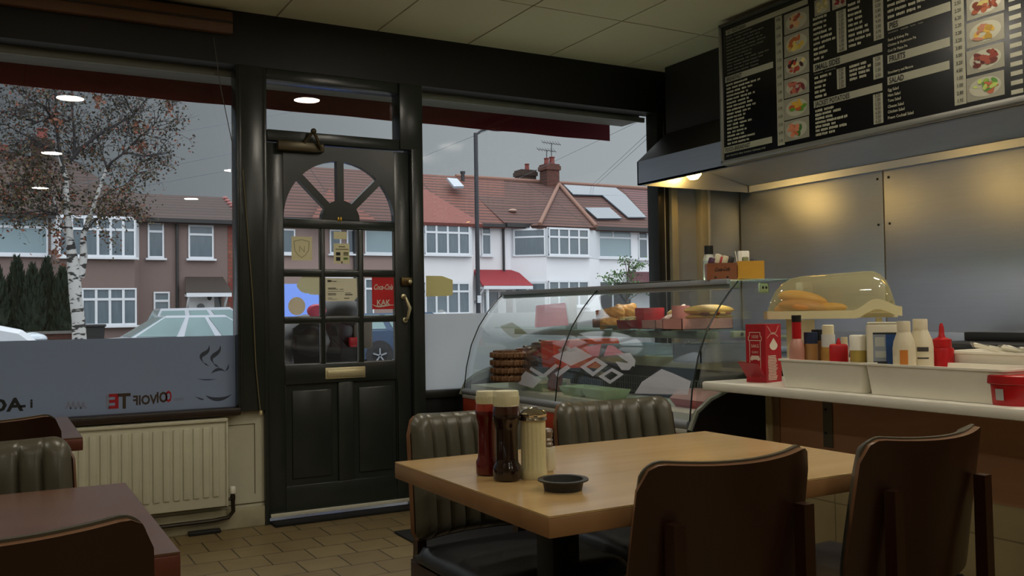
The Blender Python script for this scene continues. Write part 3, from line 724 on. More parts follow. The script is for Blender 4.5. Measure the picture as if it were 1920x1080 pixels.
MB().lathe([(.09, 0), (.09, .5), (.12, .5), (.12, .6)], 10, 0, TR(*hp(868, 345, 39))).build('vent_pipe', m_gut, C_)
# ---- house D: white with hipped bay roof and solar panels
E_ = thing('house', 'white rendered house with a brown hipped bay roof, solar panels and two chimneys', 'house', (23, HY, GZ))
dx0, dx1 = cx1, hp(1560, 450).x
MB().box(dx0, dx1, HY, HY+9, GZ, 5.0).build('wall', m_ren2, E_)
MB().box(dx0, dx1, HY-.5, HY-.3, 4.8, 4.98).build('gutter', m_gut, E_)
sp = hp(1165, 352, 39.5).x
slab(E_, [(dx0, HY-.45, 4.88), (hp(1224, 428).x, HY-.45, 4.88), (sp, 39.5, 7.62), (dx0, 39.5, 7.62)], m_tile4)
slab(E_, [(hp(1224, 428).x, HY-.45, 4.88), (dx1, HY-.45, 4.88), (dx1, 39.5, 7.62), (sp, 39.5, 7.62)], m_tile3)
apx = hp(1043, 347, 38.9); f0, f1 = hp(1012, 422, HY-1.0), hp(1118, 422, HY-1.0)
zf = 4.85
slab(E_, [(f0.x, HY-1.0, zf), (f1.x, HY-1.0, zf), (apx.x, 38.7, 7.4)], m_tile4)
slab(E_, [(f1.x, HY-1.0, zf), (f1.x+.8, HY+.2, zf+.1), (apx.x+1.3, 39.3, 7.5), (apx.x, 38.7, 7.4)], m_tile4)
slab(E_, [(f0.x-.5, HY+.2, zf+.1), (f0.x, HY-1.0, zf), (apx.x, 38.7, 7.4), (apx.x-1.3, 39.3, 7.5)], m_tile4)
rg = MB(); m_lead = mat('pale ridge tiles', '7a5a4e', .8)
rg.tube([(apx.x, 38.65, 7.46), (f0.x, HY-1.0, zf+.06)], .09, 8); rg.tube([(apx.x, 38.65, 7.46), (f1.x, HY-1.0, zf+.06)], .09, 8); rg.tube([(dx0, 39.5, 7.66), (dx1, 39.5, 7.66)], .1, 8)
rg.build('ridge_tiles', m_lead, E_)
def onroof(px, py, dz=.14):
    # point on the main roof plane
    d = at(px, py, 1, 100)-CAM; s = (7.62-4.88)/(39.5-HY+.45)
    t = (4.88+s*(0-HY+.45)-CAM.z+dz)/(d.z-s*d.y); return CAM+d*t
m_sol = mat('solar panel glass', '5c6672', .2, var=.05, scale=1)
for poly in (((1057, 346), (1155, 352), (1175, 367), (1075, 364)), ((1130, 366), (1174, 367), (1212, 407), (1178, 407)), ((1097, 389), (1143, 389), (1166, 409), (1120, 409))):
    slab(E_, [onroof(*q) for q in poly], m_sol, .06, 'solar_panel')
for q in ((961, 395), (1060, 395)): MB().sphere(onroof(*q, .05), .2, .2, .08).build('roof_vent', mat('pale vent', 'a08478', .8), E_)
c1 = chimney(E_, 985, 320, 345, 40.2, .85, [(.1, .35, .12)], mat('dark brick', '34261f', .9, var=.3))
c2 = chimney(E_, 1030, 309, 350, 39.0, .72, [(-.16, .32, .13), (.16, .4, .14)])
bay(E_, m_ren2, 1027, 1105, 480, 640, .95, 1.3, z0=GZ); bay(E_, m_upvc, 1027, 1105, 426, 482, .97, 1.3)
house_window(E_, 1029, 430, 1103, 479, 4, .32, y=HY-1.02); house_window(E_, 1029, 527, 1103, 575, 4, 0, y=HY-1.02)
house_window(E_, 1114, 431, 1183, 483, 1, .3, pane=m_pane2, topcols=2); house_window(E_, 962, 430, 976, 478, 1, .25); house_window(E_, 1197, 432, 1213, 486, 1, .3); house_window(E_, 1113, 527, 1183, 600, 2, .3, pane=m_paned)
house_window(E_, 1225, 432, 1300, 483, 3, .3)
def angled_window(par, p0, p1, za, zb, top=.3):
    p0, p1 = Vector(p0), Vector(p1); d = p1-p0; L_ = d.length; u_ = d.normalized(); n_ = Vector((-u_.y, u_.x, 0)); n_ = -n_ if n_.y > 0 else n_
    T = Matrix((u_, n_, Vector((0, 0, 1)))).transposed().to_4x4(); T.translation = (p0.x, p0.y, 0); f = MB(); ft = .075
    for iq, q in enumerate(((0, L_, za, za+ft), (0, L_, zb-ft, zb), (0, ft, za, zb), (L_-ft, L_, za, zb), (0, L_, zb-(zb-za)*top-ft/2, zb-(zb-za)*top+ft/2))): f.box(q[0], q[1], 0, .05-.003*iq, q[2], q[3], 0, 0, T)
    fo = f.build('house_window', m_upvc, par); MB().box(.02, L_-.02, 0, .015, za+.02, zb-.02, 0, 0, T).build('window_pane', m_pane, fo)
a, b = hp(1027, 480, HY-.97), hp(1027, 428, HY-.97); zc1, zc2 = a.z, b.z
angled_window(E_, (a.x-1.2, HY-.08, 0), (a.x-.08, HY-.95, 0), zc1, zc2)
zc3, zc4 = hp(1027, 590, HY-.97).z, hp(1027, 527, HY-.97).z
angled_window(E_, (a.x-1.2, HY-.08, 0), (a.x-.08, HY-.95, 0), zc3, zc4, .05)
pipe(E_, 942, 425, 510); pipe(E_, 1109, 430, 640)
zz = canopy(E_, 906, 1000, 506, 535, mat('red canopy tiles', '86202a', .6, var=.2, scale=9), 1.2)
dd = MB(); a, b = hp(950, 640), hp(975, 545); dd.box(a.x, b.x, HY-.03, HY+.02, GZ+.1, b.z); dd.build('front_door', mat('dark red brown door', '3e2624', .5), E_)
pr = MB(); a = hp(913, 600, HY-1.1)
pr.box(a.x, a.x+.09, HY-1.15, HY-1.05, GZ, zz-.1); pr.build('porch_post', m_upvc, E_)
canopy(E_, 1193, 1290, 510, 536, mat('maroon canopy tiles', '4e2a30', .7, var=.2, scale=9), 1.0)
# aerials on the chimney
for nm, px, pyb, pyt, lab in (('tv_aerial', 1025, 300, 281, 'thin television aerial on the nearer edge of the red brick chimney'), ('tv_aerial', 1034, 300, 268, 'taller television aerial above the red chimney pots')):
    t = thing(nm, lab, 'aerial', hp(px, pyb, 39.0)); a, b = hp(px, pyb, 39.0), hp(px, pyt, 39.0)
    mb = MB().tube([a, b], .02, 6); mb.build('mast', m_gut, t)
    mb = MB().tube([b+Vector((-.55, 0, 0)), b+Vector((.55, 0, -.05))], .015, 6)
    for k in range(7): q = b+Vector((-.5+.16*k, 0, 0)); mb.tube([q+Vector((0, -.15, -.12)), q+Vector((0, .15, .12))], .01, 5)
    mb.build('antenna', m_gut, t)
# ---- lamp post
lp = thing('street_lamp', 'dark street lamp post rising in front of the white houses', 'street lamp', (at(897, 600, 1, 22).x, 22, GZ+.1))
lx = at(897, 600, 1, 22).x; tz = at(897, 250, 1, 22).z
MB().tube([(lx, 22, GZ), (lx, 22, 1.2), (lx, 22, tz)], .06, 12, rs=[.085, .06, .055]).tube([(lx, 22, tz-.05), (lx+.15, 22, tz+.07), (lx+.35, 22, tz+.15)], .035, 8).build('post', mat('dark blue grey post', '20232b', .5), lp)
MB().sphere((lx+.6, 22, tz+.17), .32, .12, .07).build('lantern', mat('grey lantern', '6b7078', .5), lp)
a = at(899, 561, 1, 21.9); MB().box(lx-.05, lx+.05, 21.9, 21.95, a.z-.1, a.z+.1).build('number_plate', m_upvc, lp)
# ---- overhead wires
wm = mat('overhead cable', '6f7882', .7)
for i, (p, q, y0, y1, lab) in enumerate((((200, 272), (445, 228), 26, 24, 'faint overhead cable, topmost in the sky beside the birch'), ((200, 335), (447, 285), 26, 24, 'faint overhead cable, middle one beside the birch'), ((290, 345), (447, 316), 26, 24, 'faint overhead cable, low over the brown roof beside the birch'),
        ((790, 295), (893, 253), 26, 22.5, 'faint overhead cable reaching the street lamp arm'), ((1110, 347), (1222, 243), 39, 20, 'upper of two close cables sloping beside the extractor hood'), ((1113, 351), (1222, 252), 39, 20, 'lower of two close cables sloping beside the extractor hood'), ((960, 340), (1140, 255), 38, 24, 'faint overhead cable behind the chimneys'))):
    a, b = at(*p, 1, y0), at(*q, 1, y1); d = b-a
    o = MB().tube([a-d*.4, a, b+d*.6], .007, 5).build('overhead_cable', wm); tag(o, lab, 'cable')
# ---- birch
TY = 24.0
def tp(px, py, dy=0): return at(px, py, 1, TY+dy)
bt = thing('birch_tree', 'birch tree with white trunk and sparse brown autumn leaves', 'tree', (tp(150, 635).x, TY, GZ))
m_bark = mat('birch bark', 'a9a9a4', .8, var=.5, scale=6, stretch=(1.2, 1.2, 3.5))
nt_ = m_bark.node_tree
vt = nt_.nodes.new('ShaderNodeTexNoise'); vt.inputs['Scale'].default_value = 3.0; vt.inputs['Detail'].default_value = 2
rp = nt_.nodes.new('ShaderNodeValToRGB'); rp.color_ramp.elements[0].position = .42; rp.color_ramp.elements[1].position = .47
rp.color_ramp.elements[0].color = (.02, .02, .02, 1); rp.color_ramp.elements[1].color = (.42, .42, .41, 1)
nt_.links.new([n for n in nt_.nodes if n.type == 'MAPPING'][0].outputs[0], vt.inputs['Vector']); nt_.links.new(vt.outputs[0], rp.inputs[0]); nt_.links.new(rp.outputs[0], nt_.nodes['Principled BSDF'].inputs['Base Color'])
tm = MB()
P1 = [(149, 640), (147, 600), (142, 560), (138, 500), (131, 450), (126, 400), (122, 330), (112, 290)]
tm.tube([tp(*p) for p in P1], .2, 12, rs=[.16, .145, .14, .14, .09, .075, .065, .055])
tm.tube([tp(*p) for p in ((150, 520), (157, 480), (156, 440), (172, 400), (188, 350), (200, 315))], .1, 10, rs=[.10, .09, .065, .055, .045, .035])
tm.tube([tp(*p) for p in ((133, 455), (120, 430), (108, 400), (100, 370))], .05, 8, rs=[.05, .04, .03, .02])
tm.build('trunk', m_bark, bt)
br = MB(); lv = MB(); rnd = random.Random(11)
limbs = [(((122, 330), (112, 285), (106, 240), (104, 170), (100, 120)), .055), (((128, 305), (150, 280), (180, 255), (215, 235), (250, 215), (275, 185), (310, 178)), .05), (((140, 298), (139, 250), (136, 215), (134, 160), (138, 100)), .04),
         (((200, 318), (208, 305), (235, 285), (270, 292), (315, 285)), .04), (((200, 312), (190, 285), (185, 260)), .03), (((238, 282), (260, 258), (285, 240), (300, 215)), .025),
         (((106, 240), (85, 200), (55, 185), (45, 170), (30, 140)), .035), (((112, 285), (80, 270), (40, 250), (5, 230)), .03), (((104, 215), (70, 230), (20, 215), (-20, 200)), .03), (((100, 370), (70, 360), (40, 340), (5, 350)), .03),
         (((172, 400), (190, 370), (225, 350), (250, 345)), .022), (((126, 400), (105, 350), (85, 320), (50, 300)), .03), (((250, 215), (240, 195), (228, 170)), .02), (((134, 160), (160, 130), (200, 110)), .025), (((104, 170), (70, 130), (40, 100)), .025),
         (((157, 440), (180, 410), (215, 395), (240, 390)), .02), (((108, 400), (80, 395), (45, 400), (15, 385)), .025), (((275, 185), (262, 170), (245, 150)), .018)]
def leaf(c, s, k):
    a = Vector((rnd.gauss(0, 1), rnd.gauss(0, 1), rnd.gauss(0, 1))).normalized(); b = a.cross(Vector((rnd.gauss(0, 1), rnd.gauss(0, 1), rnd.gauss(0, 1)))).normalized()
    lv.add([c-a*s, c-b*s*.6, c+a*s, c+b*s*.6], [(0, 1, 2, 3)], k)
c_up = True
def twigs(p, d, L, r, lvl, dens):
    pts = [p]; v = d.copy()
    for i in range(4):
        v = (v+Vector((rnd.gauss(0, .25), rnd.gauss(0, .25), rnd.gauss(-.04, .22)))).normalized(); pts.append(pts[-1]+v*L/4)
    br.tube(pts, r, 4, rs=[r, r*.8, r*.6, r*.45, r*.3])
    for i in range(1, 5):
        if lvl < 2 and rnd.random() < .75: twigs(pts[i], (v+Vector((rnd.gauss(0, .8), rnd.gauss(0, .8), rnd.gauss(0, .7)))).normalized(), L*.55, r*.55, lvl+1, dens)
        for k in range(int(dens*rnd.random()*2)):
            leaf(pts[i]+Vector((rnd.gauss(0, .1), rnd.gauss(0, .1), rnd.gauss(-.05, .1))), rnd.uniform(.03, .05), rnd.choice((2, 2, 3, 3, 3, 0, 1) if c_up else (0, 0, 2, 1)))
for pxs, r in limbs:
    off = rnd.uniform(-.6, .6); n = len(pxs)
    pts = [tp(*p, off*min(1, i/2)) for i, p in enumerate(pxs)]
    br.tube(pts, r, 7, rs=[r*(1-.75*i/(n-1)) for i in range(n)])
    for i in range(1, n):
        for k in range(4):
            q = pts[i-1].lerp(pts[i], rnd.random()); y_img = pxs[i][1]; c_up = y_img < 300; dens = 1.2 if c_up else 1.5
            d = (pts[i]-pts[i-1]).normalized(); twigs(q, (d+Vector((rnd.gauss(0, .8), rnd.gauss(0, .8), rnd.gauss(.1, .7)))).normalized(), rnd.uniform(.5, .95), .012, 0, dens)
br.build('branches', mat('dark twig bark', '2c2a2e', .8), bt)
for (px, py, rx, ry, nn, k) in ((105, 225, 18, 18, 90, 1), (185, 190, 10, 12, 50, 1), (258, 240, 14, 12, 60, 1), (265, 275, 14, 10, 60, 1), (318, 205, 6, 12, 40, 1), (60, 330, 60, 50, 300, 0), (100, 370, 50, 40, 260, 2), (190, 390, 40, 25, 220, 0), (30, 380, 40, 25, 160, 2), (108, 455, 10, 35, 130, 1), (225, 350, 30, 15, 60, 2)):
    for i in range(nn):
        leaf(tp(rnd.gauss(px, rx*.6), rnd.gauss(py, ry*.6), rnd.gauss(0, .5)), rnd.uniform(.035, .065), k if rnd.random() < .7 else rnd.choice((0, 1, 2)))
lo = lv.build('leaves', [mat('olive brown leaf', '4a4026', .7), mat('rust leaf', '6a3a26', .7), mat('dark green leaf', '2e2f22', .7), mat('dark brown leaf', '35302c', .7)], bt); lo['kind'] = 'stuff'
# ---- hedge conifers
m_con = mat('dark conifer green', '1a2a1c', .8, var=.4, scale=8)
def conifer(px, pt, wpx, y, lab):
    b = at(px, 640, 1, y); h = at(px, pt, 1, y).z-GZ; r = wpx/FPX*y*.62
    t = thing('conifer_shrub', lab, 'shrub', (b.x, y, GZ)); f = MB(); rn = random.Random(int(px)+99)
    n = 900
    for i in range(n):
        zz = rn.random()**.8; rr = r*(1-zz**2.2)*(.75+.3*rn.random())+.02; a = rn.random()*2*PI
        c = Vector((b.x+rr*math.cos(a), y+rr*math.sin(a), GZ+.1+zz*(h-.1))); o = Vector((math.cos(a)*.35, math.sin(a)*.35, 1)).normalized(); s = rn.uniform(.09, .2); sd = o.cross(Vector((rn.gauss(0, 1), rn.gauss(0, 1), 0))).normalized()*s*.35
        f.add([c-o*s*.4-sd, c-o*s*.4+sd, c+o*s], [(0, 1, 2)])
    f.lathe([(r*.72*(1-z_**2.2)+.01, GZ+.05+z_*(h-.25)) for z_ in (0, .2, .4, .6, .8, .95)], 14, 0, TR(b.x, y, 0))
    o = f.build('foliage', m_con, t)
    MB().tube([(b.x, y, GZ-.02), (b.x, y, GZ+.5)], .06, 8).build('stem', mat('brown stem', '3a2c20', .9), t)
for a in ((-10, 495, 60, 28.0, 'dark conifer at the near end of the hedge row above the white van'), (32, 485, 46, 28.2, 'dark pointed conifer second in the hedge above the white van'), (62, 500, 44, 27.9, 'dark conifer in the middle of the hedge left of the birch'), (88, 488, 44, 28.3, 'tall dark conifer next but one to the birch trunk'), (118, 505, 44, 28.0, 'dark conifer close beside the birch trunk')): conifer(*a)
gw = thing('garden_wall', 'low brown brick garden wall below the conifers', 'wall', (2, 27.2, GZ)); MB().box(at(-300, 620, 1, 27).x, at(165, 620, 1, 27).x, 27.0, 27.25, GZ, at(60, 627, 1, 27).z).build('brickwork', m_brick, gw); MB().box(at(-300, 620, 1, 27).x, at(165, 620, 1, 27).x, 26.95, 27.3, at(60, 627, 1, 27).z, at(60, 622, 1, 27).z).build('coping', mat('grey coping', '6a6864', .8), gw)
bn = thing('wheelie_bin', 'dark wheelie bin beside the foot of the birch trunk', 'bin', at(172, 640, 1, 26)); b = at(172, 640, 1, 26); zt_ = at(172, 613, 1, 26).z
MB().prism([(b.x-.22, 25.75, GZ+.1), (b.x+.22, 25.75, GZ+.1), (b.x+.29, 25.75, zt_), (b.x-.29, 25.75, zt_)], (0, .55, 0)).build('body', mat('black bin plastic', '1b1d20', .5), bn); MB().box(b.x-.32, b.x+.32, 25.7, 26.35, zt_, zt_+.07, 0, .02).build('lid', mat('dark grey lid', '2a2c30', .5), bn)
# young tree before the white house
yt = thing('sapling', 'thin green leaved sapling in front of the white house beside the case', 'tree', at(1172, 620, 1, 28)); b = at(1172, 640, 1, 28); y_ = MB(); ylf = MB(); lv2 = lv; lv = ylf
y_.tube([(b.x, 28, GZ), at(1174, 560, 1, 28), at(1180, 490, 1, 28)], .03, 6)
for (px, py) in ((1150, 525), (1160, 515), (1190, 500), (1200, 495), (1172, 490), (1185, 515), (1140, 520), (1195, 535), (1180, 545), (1210, 540), (1160, 545)):
    q = at(px, py, 1, 28+rnd.uniform(-.3, .3)); y_.tube([at(1176, min(580, py+25), 1, 28), q], .012, 5)
    for k in range(60): leaf(q+Vector((rnd.gauss(0, .16), rnd.gauss(0, .16), rnd.gauss(0, .1))), rnd.uniform(.04, .07), 0)
y_.build('stem', mat('grey brown stem', '4a4038', .8), yt); ylf.build('foliage', mat('dull green leaf', '4a6a3e', .7), yt)['kind'] = 'stuff'

# ---- vehicles
m_tyre = mat('tyre rubber', '121214', .8); m_rim = mat('alloy wheel', '8d9299', .35, metal=.7); m_cg = mat('car window glass', '2f3f45', .08, var=.2, scale=1); m_cgl = mat('pale car window glass', '6f8a8c', .08, var=.4, scale=1.2)
m_head = mat('headlamp glass', 'a9b4bf', .1); m_tail = mat('tail lamp red', '9a1c26', .2)
def vehicle(name, label, cat, x, y, face, L, Wd, prof, cab, belt, m_body, gl=m_cg, wheel_r=.32, axles=(.18, .8), roofin=.16, z0=GZ, grp=None, van=False):
    """prof: lower body outline (t along length 0 rear..1 front, z); cab: greenhouse corners (t,z) rear-bottom, rear-top, front-top, front-bottom"""
    t = thing(name, label, cat, (x, y, z0), 0, grp)
    X = lambda tt: x+face*(tt-.5)*L
    body = MB(); n = len(prof)
    secs = ((-Wd/2, .93, .03), (-Wd/2+.06, 1, 0), (Wd/2-.06, 1, 0), (Wd/2, .93, .03))
    zc = .55
    vs = []; fs = []
    for (dy, sc, ins) in secs:
        for (tt, z) in prof: vs.append((X(.5+(tt-.5)*(1-ins)), y+dy, z0+zc+(z-zc)*sc))
    for s in range(len(secs)-1):
        for i in range(n): a = s*n+i; b = s*n+(i+1) % n; fs.append((a, b, b+n, a+n))
    fs.append(tuple(range(n))[::-1]); fs.append(tuple((len(secs)-1)*n+i for i in range(n)))
    body.add(vs, fs)
    (t0, za), (t1, zb), (t2, zc_), (t3, zd) = cab
    def sec(dy, ti): return [(X(t0), y+dy, z0+za), (X(t1), y+dy*ti, z0+zb), (X(t2), y+dy*ti, z0+zc_), (X(t3), y+dy, z0+zd)]
    wl_ = Wd/2-.07; ti = 1-roofin/wl_
    v0, v1 = sec(-wl_, ti), sec(wl_, ti)
    body.add(v0+v1, [(0, 1, 2, 3), (7, 6, 5, 4), (0, 4, 5, 1), (1, 5, 6, 2), (2, 6, 7, 3)])
    body.build('body', m_body, t, shade=40)
    for s, v in ((-1, v0), (1, v1)):            # side glass
        P = [Vector(p) for p in v]; c = sum(P, Vector())/4; nrm = Vector((0, s, .25)).normalized()*.012
        splits = (.0, .36, .66, 1.0) if not van else (.62, 1.0)
        for a, b in zip(splits[:-1], splits[1:]):
            lo = lambda k: P[0].lerp(P[3], k); up = lambda k: P[1].lerp(P[2], k)
            q = [lo(a+.03).lerp(up(a+.03), .08), up(a+.03).lerp(lo(a+.03), .1), up(b-.03).lerp(lo(b-.03), .1), lo(b-.03).lerp(up(b-.03), .08)]
            MB().prism([p+nrm*.2 for p in q], nrm).build('side_window', gl, t)
    for nm, (i, j), dx in (('rear_window', (0, 1), -1), ('windscreen', (3, 2), 1)):
        a0, a1, b0, b1 = Vector(v0[i]), Vector(v0[j]), Vector(v1[i]), Vector(v1[j])
        q = [a0.lerp(a1, .08).lerp(b0, .06), a1.lerp(a0, .08).lerp(b1, .06), b1.lerp(b0, .08).lerp(a1, .06), b0.lerp(b1, .08).lerp(a0, .06)]
        MB().prism(q, (face*dx*.012, 0, .008)).build(nm, gl, t)
    for ax in axles:
        for s in (-1, 1):
            w_ = MB().lathe([(wheel_r*.62, -.11), (wheel_r, -.09), (wheel_r, .09), (wheel_r*.62, .11)], 24, 0, TR(X(ax), y+s*(Wd/2-.1), z0+wheel_r, rx=PI/2)).build('wheel', m_tyre, t)
            rm = MB().lathe([(wheel_r*.63, -.112), (wheel_r*.6, -.09), (.05, -.1)], 20, 0, TR(X(ax), y+s*(Wd/2-.1), z0+wheel_r, rx=PI/2 if s > 0 else PI/2))
            for k in range(5):
                a_ = 2*PI*k/5; rm.box(-.02, .02, -.02, .02, 0, wheel_r*.6, 0, 0, TR(X(ax), y+s*(Wd/2+.012), z0+wheel_r, ry=a_))
            rm.build('wheel_rim', m_rim, w_)
            MB().lathe([(wheel_r*1.16, -.02), (wheel_r*1.16, .02)], 24, 0, TR(X(ax), y+s*(Wd/2-.012), z0+wheel_r+.02, rx=PI/2)).build('wheel_arch', m_gut, t)
    zmax = max(z for tt, z in prof if tt > .9); zr = max(z for tt, z in prof if tt < .1)
    for s in (-1, 1):
        MB().sphere((X(.965), y+s*(Wd/2-.25), z0+zmax-.14), .17, .2, .09).build('headlamp', m_head, t)
        MB().sphere((X(.022), y+s*(Wd/2-.16), z0+zr-.12), .09, .13, .13).build('tail_lamp', m_tail, t)
        MB().sphere((X(cab[3][0]-.06), y+s*(Wd/2+.06), z0+cab[3][1]+.06), .07, .1, .07).build('wing_mirror', m_body, t)
    return t
m_silver = mat('silver car paint', 'a3a9b2', .3, metal=.35, var=.02); m_whitecar = mat('white van paint', 'c3c9d1', .3, var=.02)
m_dblue = mat('dark blue car paint', '2f435c', .22, metal=.3, var=.03); m_lblue = mat('bright blue car paint', '3560b4', .25, var=.03)
sx_ = at(180, 620, 1, 20).x
vehicle('car', 'silver saloon car parked across the road behind the frosted film', 'car', sx_+2.35, 20, 1, 4.7, 1.8,
        [(0, .45), (.005, .85), (.03, 1.0), (.17, 1.04), (.70, .99), (.93, .82), (1, .6), (.99, .3), (.9, .2), (.1, .2), (.02, .28)], ((.11, 1.02), (.26, 1.46), (.50, 1.46), (.66, .98)), 1, m_silver, m_cgl)
vehicle('car', 'pale silver hatchback parked behind the saloon by the house canopy', 'car', at(408, 600, 1, 26).x, 26, 1, 3.9, 1.7,
        [(0, .4), (0, .9), (.03, 1.05), (.72, 1.0), (.95, .8), (1, .55), (.98, .25), (.9, .2), (.1, .2), (.02, .25)], ((.02, 1.0), (.1, 1.66), (.55, 1.68), (.76, 1.0)), 1, m_silver, m_cgl)
vx = at(87, 620, 1, 17).x
vehicle('van', 'white van nosing in from the edge of the wide window', 'van', vx-2.6, 17, 1, 5.2, 1.95,
        [(0, .4), (0, 1.4), (.03, 1.45), (.80, 1.42), (.93, 1.26), (.985, 1.02), (1, .65), (.99, .3), (.92, .22), (.1, .22), (.01, .3)], ((.0, 1.42), (.01, 2.4), (.60, 2.4), (.86, 1.36)), 1, m_whitecar, m_cg, .34, (.2, .82), van=True)
bx_ = at(712, 670, 1, 23)
vehicle('car', 'dark blue estate car seen through the lower door pane beside the latch', 'car', bx_.x+.3*4.6, 23.9, 1, 4.6, 1.8,
        [(0, .45), (0, .98), (.02, 1.02), (.72, 1.0), (.93, .88), (1, .65), (.99, .3), (.9, .22), (.1, .22), (.02, .28)], ((.01, 1.0), (.05, 1.45), (.55, 1.46), (.74, .99)), 1, m_dblue, m_cgl, .33, (.2, .8))
bq = at(588, 560, 1, 17)
bv = vehicle('van', 'bright blue van parked end on, seen through the leftmost door panes', 'van', bq.x, 17, 1, 3.8, 1.6,
        [(0, .4), (0, 1.2), (.04, 1.3), (.72, 1.25), (.93, 1.05), (1, .7), (.98, .3), (.9, .22), (.1, .22), (.02, .25)], ((.0, 1.25), (.06, 1.98), (.5, 2.02), (.78, 1.22)), 1, m_lblue, m_lblue, .31, (.2, .8))
bv.rotation_euler = (0, 0, -PI/2-.30)
# parked motor scooter just outside the door
q0 = at(600, 640, 1, 7.4)
sc = thing('motor_scooter', 'black motor scooter with a pink rimmed tail lamp parked outside the door', 'scooter', (q0.x, 7.4, -.16))
m_scb = mat('black scooter plastic', '0f1013', .3); m_scs = mat('black scooter seat', '0b0b0c', .45)
sx0 = q0.x; sy = 7.4; zg = -.16
def sp_(px, py, dy=0): return at(px, py, 1, sy+dy)
b = MB()
for dy in (0,):
    prof = [sp_(536, 650), sp_(540, 615), sp_(560, 600), sp_(600, 603), (sp_(640, 650)), sp_(668, 648), sp_(672, 690), sp_(600, 705), sp_(545, 700)]
    b.prism([p+Vector((0, -.16, 0)) for p in prof], (0, .32, 0))
b.sphere(sp_(575, 640), .26, .2, .22)
b.build('body', m_scb, sc)
s_ = MB(); s_.sphere(sp_(640, 592), .19, .15, .16); s_.sphere(sp_(628, 620), .2, .14, .2); s_.build('seat', m_scs, sc)
tb = MB().box(sp_(655, 655).x, sp_(690, 600).x, sy-.12, sy+.2, sp_(670, 653).z, sp_(670, 600).z, 0, .02); tb.build('top_box', mat('stone coloured box', '5a5348', .6), sc)
MB().box(sp_(644, 655).x, sp_(664, 632).x, sy-.17, sy-.12, sp_(655, 650).z, sp_(655, 632).z, 0, .01).build('tail_reflector', m_tail, sc)
tl_ = MB(); c = sp_(593, 583, -.2)
tl_.lathe([(.055, 0), (.07, .012), (.055, .024)], 20, 0, TR(c.x, c.y, c.z, rx=PI/2, ry=0) @ Matrix.Diagonal((1.15, .8, 1, 1))); tl_.build('lamp_rim', mat('pink lamp rim', 'c8506a', .3), sc)
MB().sphere((c.x, c.y, c.z), .062, .012, .044).build('tail_lamp', mat('dark maroon lens', '3a0d18', .15), sc)
hb_ = MB().tube([sp_(575, 602, -.25), sp_(580, 596), sp_(575, 602, .25)], .016, 8); hb_.tube([sp_(580, 597), sp_(565, 690)], .03, 8); hb_.build('handlebar', m_iron, sc)
for px in (552, 676):
    wq = sp_(px, 715); MB().lathe([(.15, -.05), (.23, -.045), (.23, .045), (.15, .05)], 22, 0, TR(wq.x, sy, zg+.23, rx=PI/2)).build('wheel', m_tyre, sc)
# ---- awning and shutter box outside the shop front
aw = thing('awning', 'dark red awning valance across the outside of the shop front', 'awning', (1, 5.5, 2.4))
v = MB(); za = 2.362; xe_ = at(1143, 230, 1, 5.5).x; n = 60
x0_ = XL-1
for i in range(n):
    a = x0_+(xe_-x0_)*i/n; b = x0_+(xe_-x0_)*(i+1)/n; w0 = .002*math.sin(i*1.3); w1_ = .002*math.sin((i+1)*1.3)
    v.add([(a, 5.5, za+w0), (b, 5.5, za+w1_), (b, 5.5, 2.75), (a, 5.5, 2.75), (a, 5.504, za+w0), (b, 5.504, za+w1_), (b, 5.504, 2.75), (a, 5.504, 2.75)], [(0, 1, 2, 3), (7, 6, 5, 4), (0, 4, 5, 1)])
v.build('valance', mat('maroon awning cloth', '6c0f1c', .8, var=.1, scale=4), aw)
MB().box(x0_, xe_, 5.2, 5.5, 2.72, 2.77).build('canopy', mat('dark awning cloth', '3a0a12', .8), aw)
sb = thing('shutter_box', 'grey roller shutter housing fixed outside above the windows', 'shutter', (1, 5.2, 2.4))
MB().box(x0_, xe_, 5.13, 5.34, 2.435, 2.72, 0, .02).build('housing', mat('grey shutter metal', '5d5d57', .5), sb); MB().box(x0_, xe_+.03, 5.12, 5.14, 2.43, 2.465, 0, .004).build('guide_rail', mat('pale grey rail', '77776f', .5), sb)
struct(MB().box(-30, 30, D+.1, 5.16, 2.7, 6).build('shop_facade', m_peb))
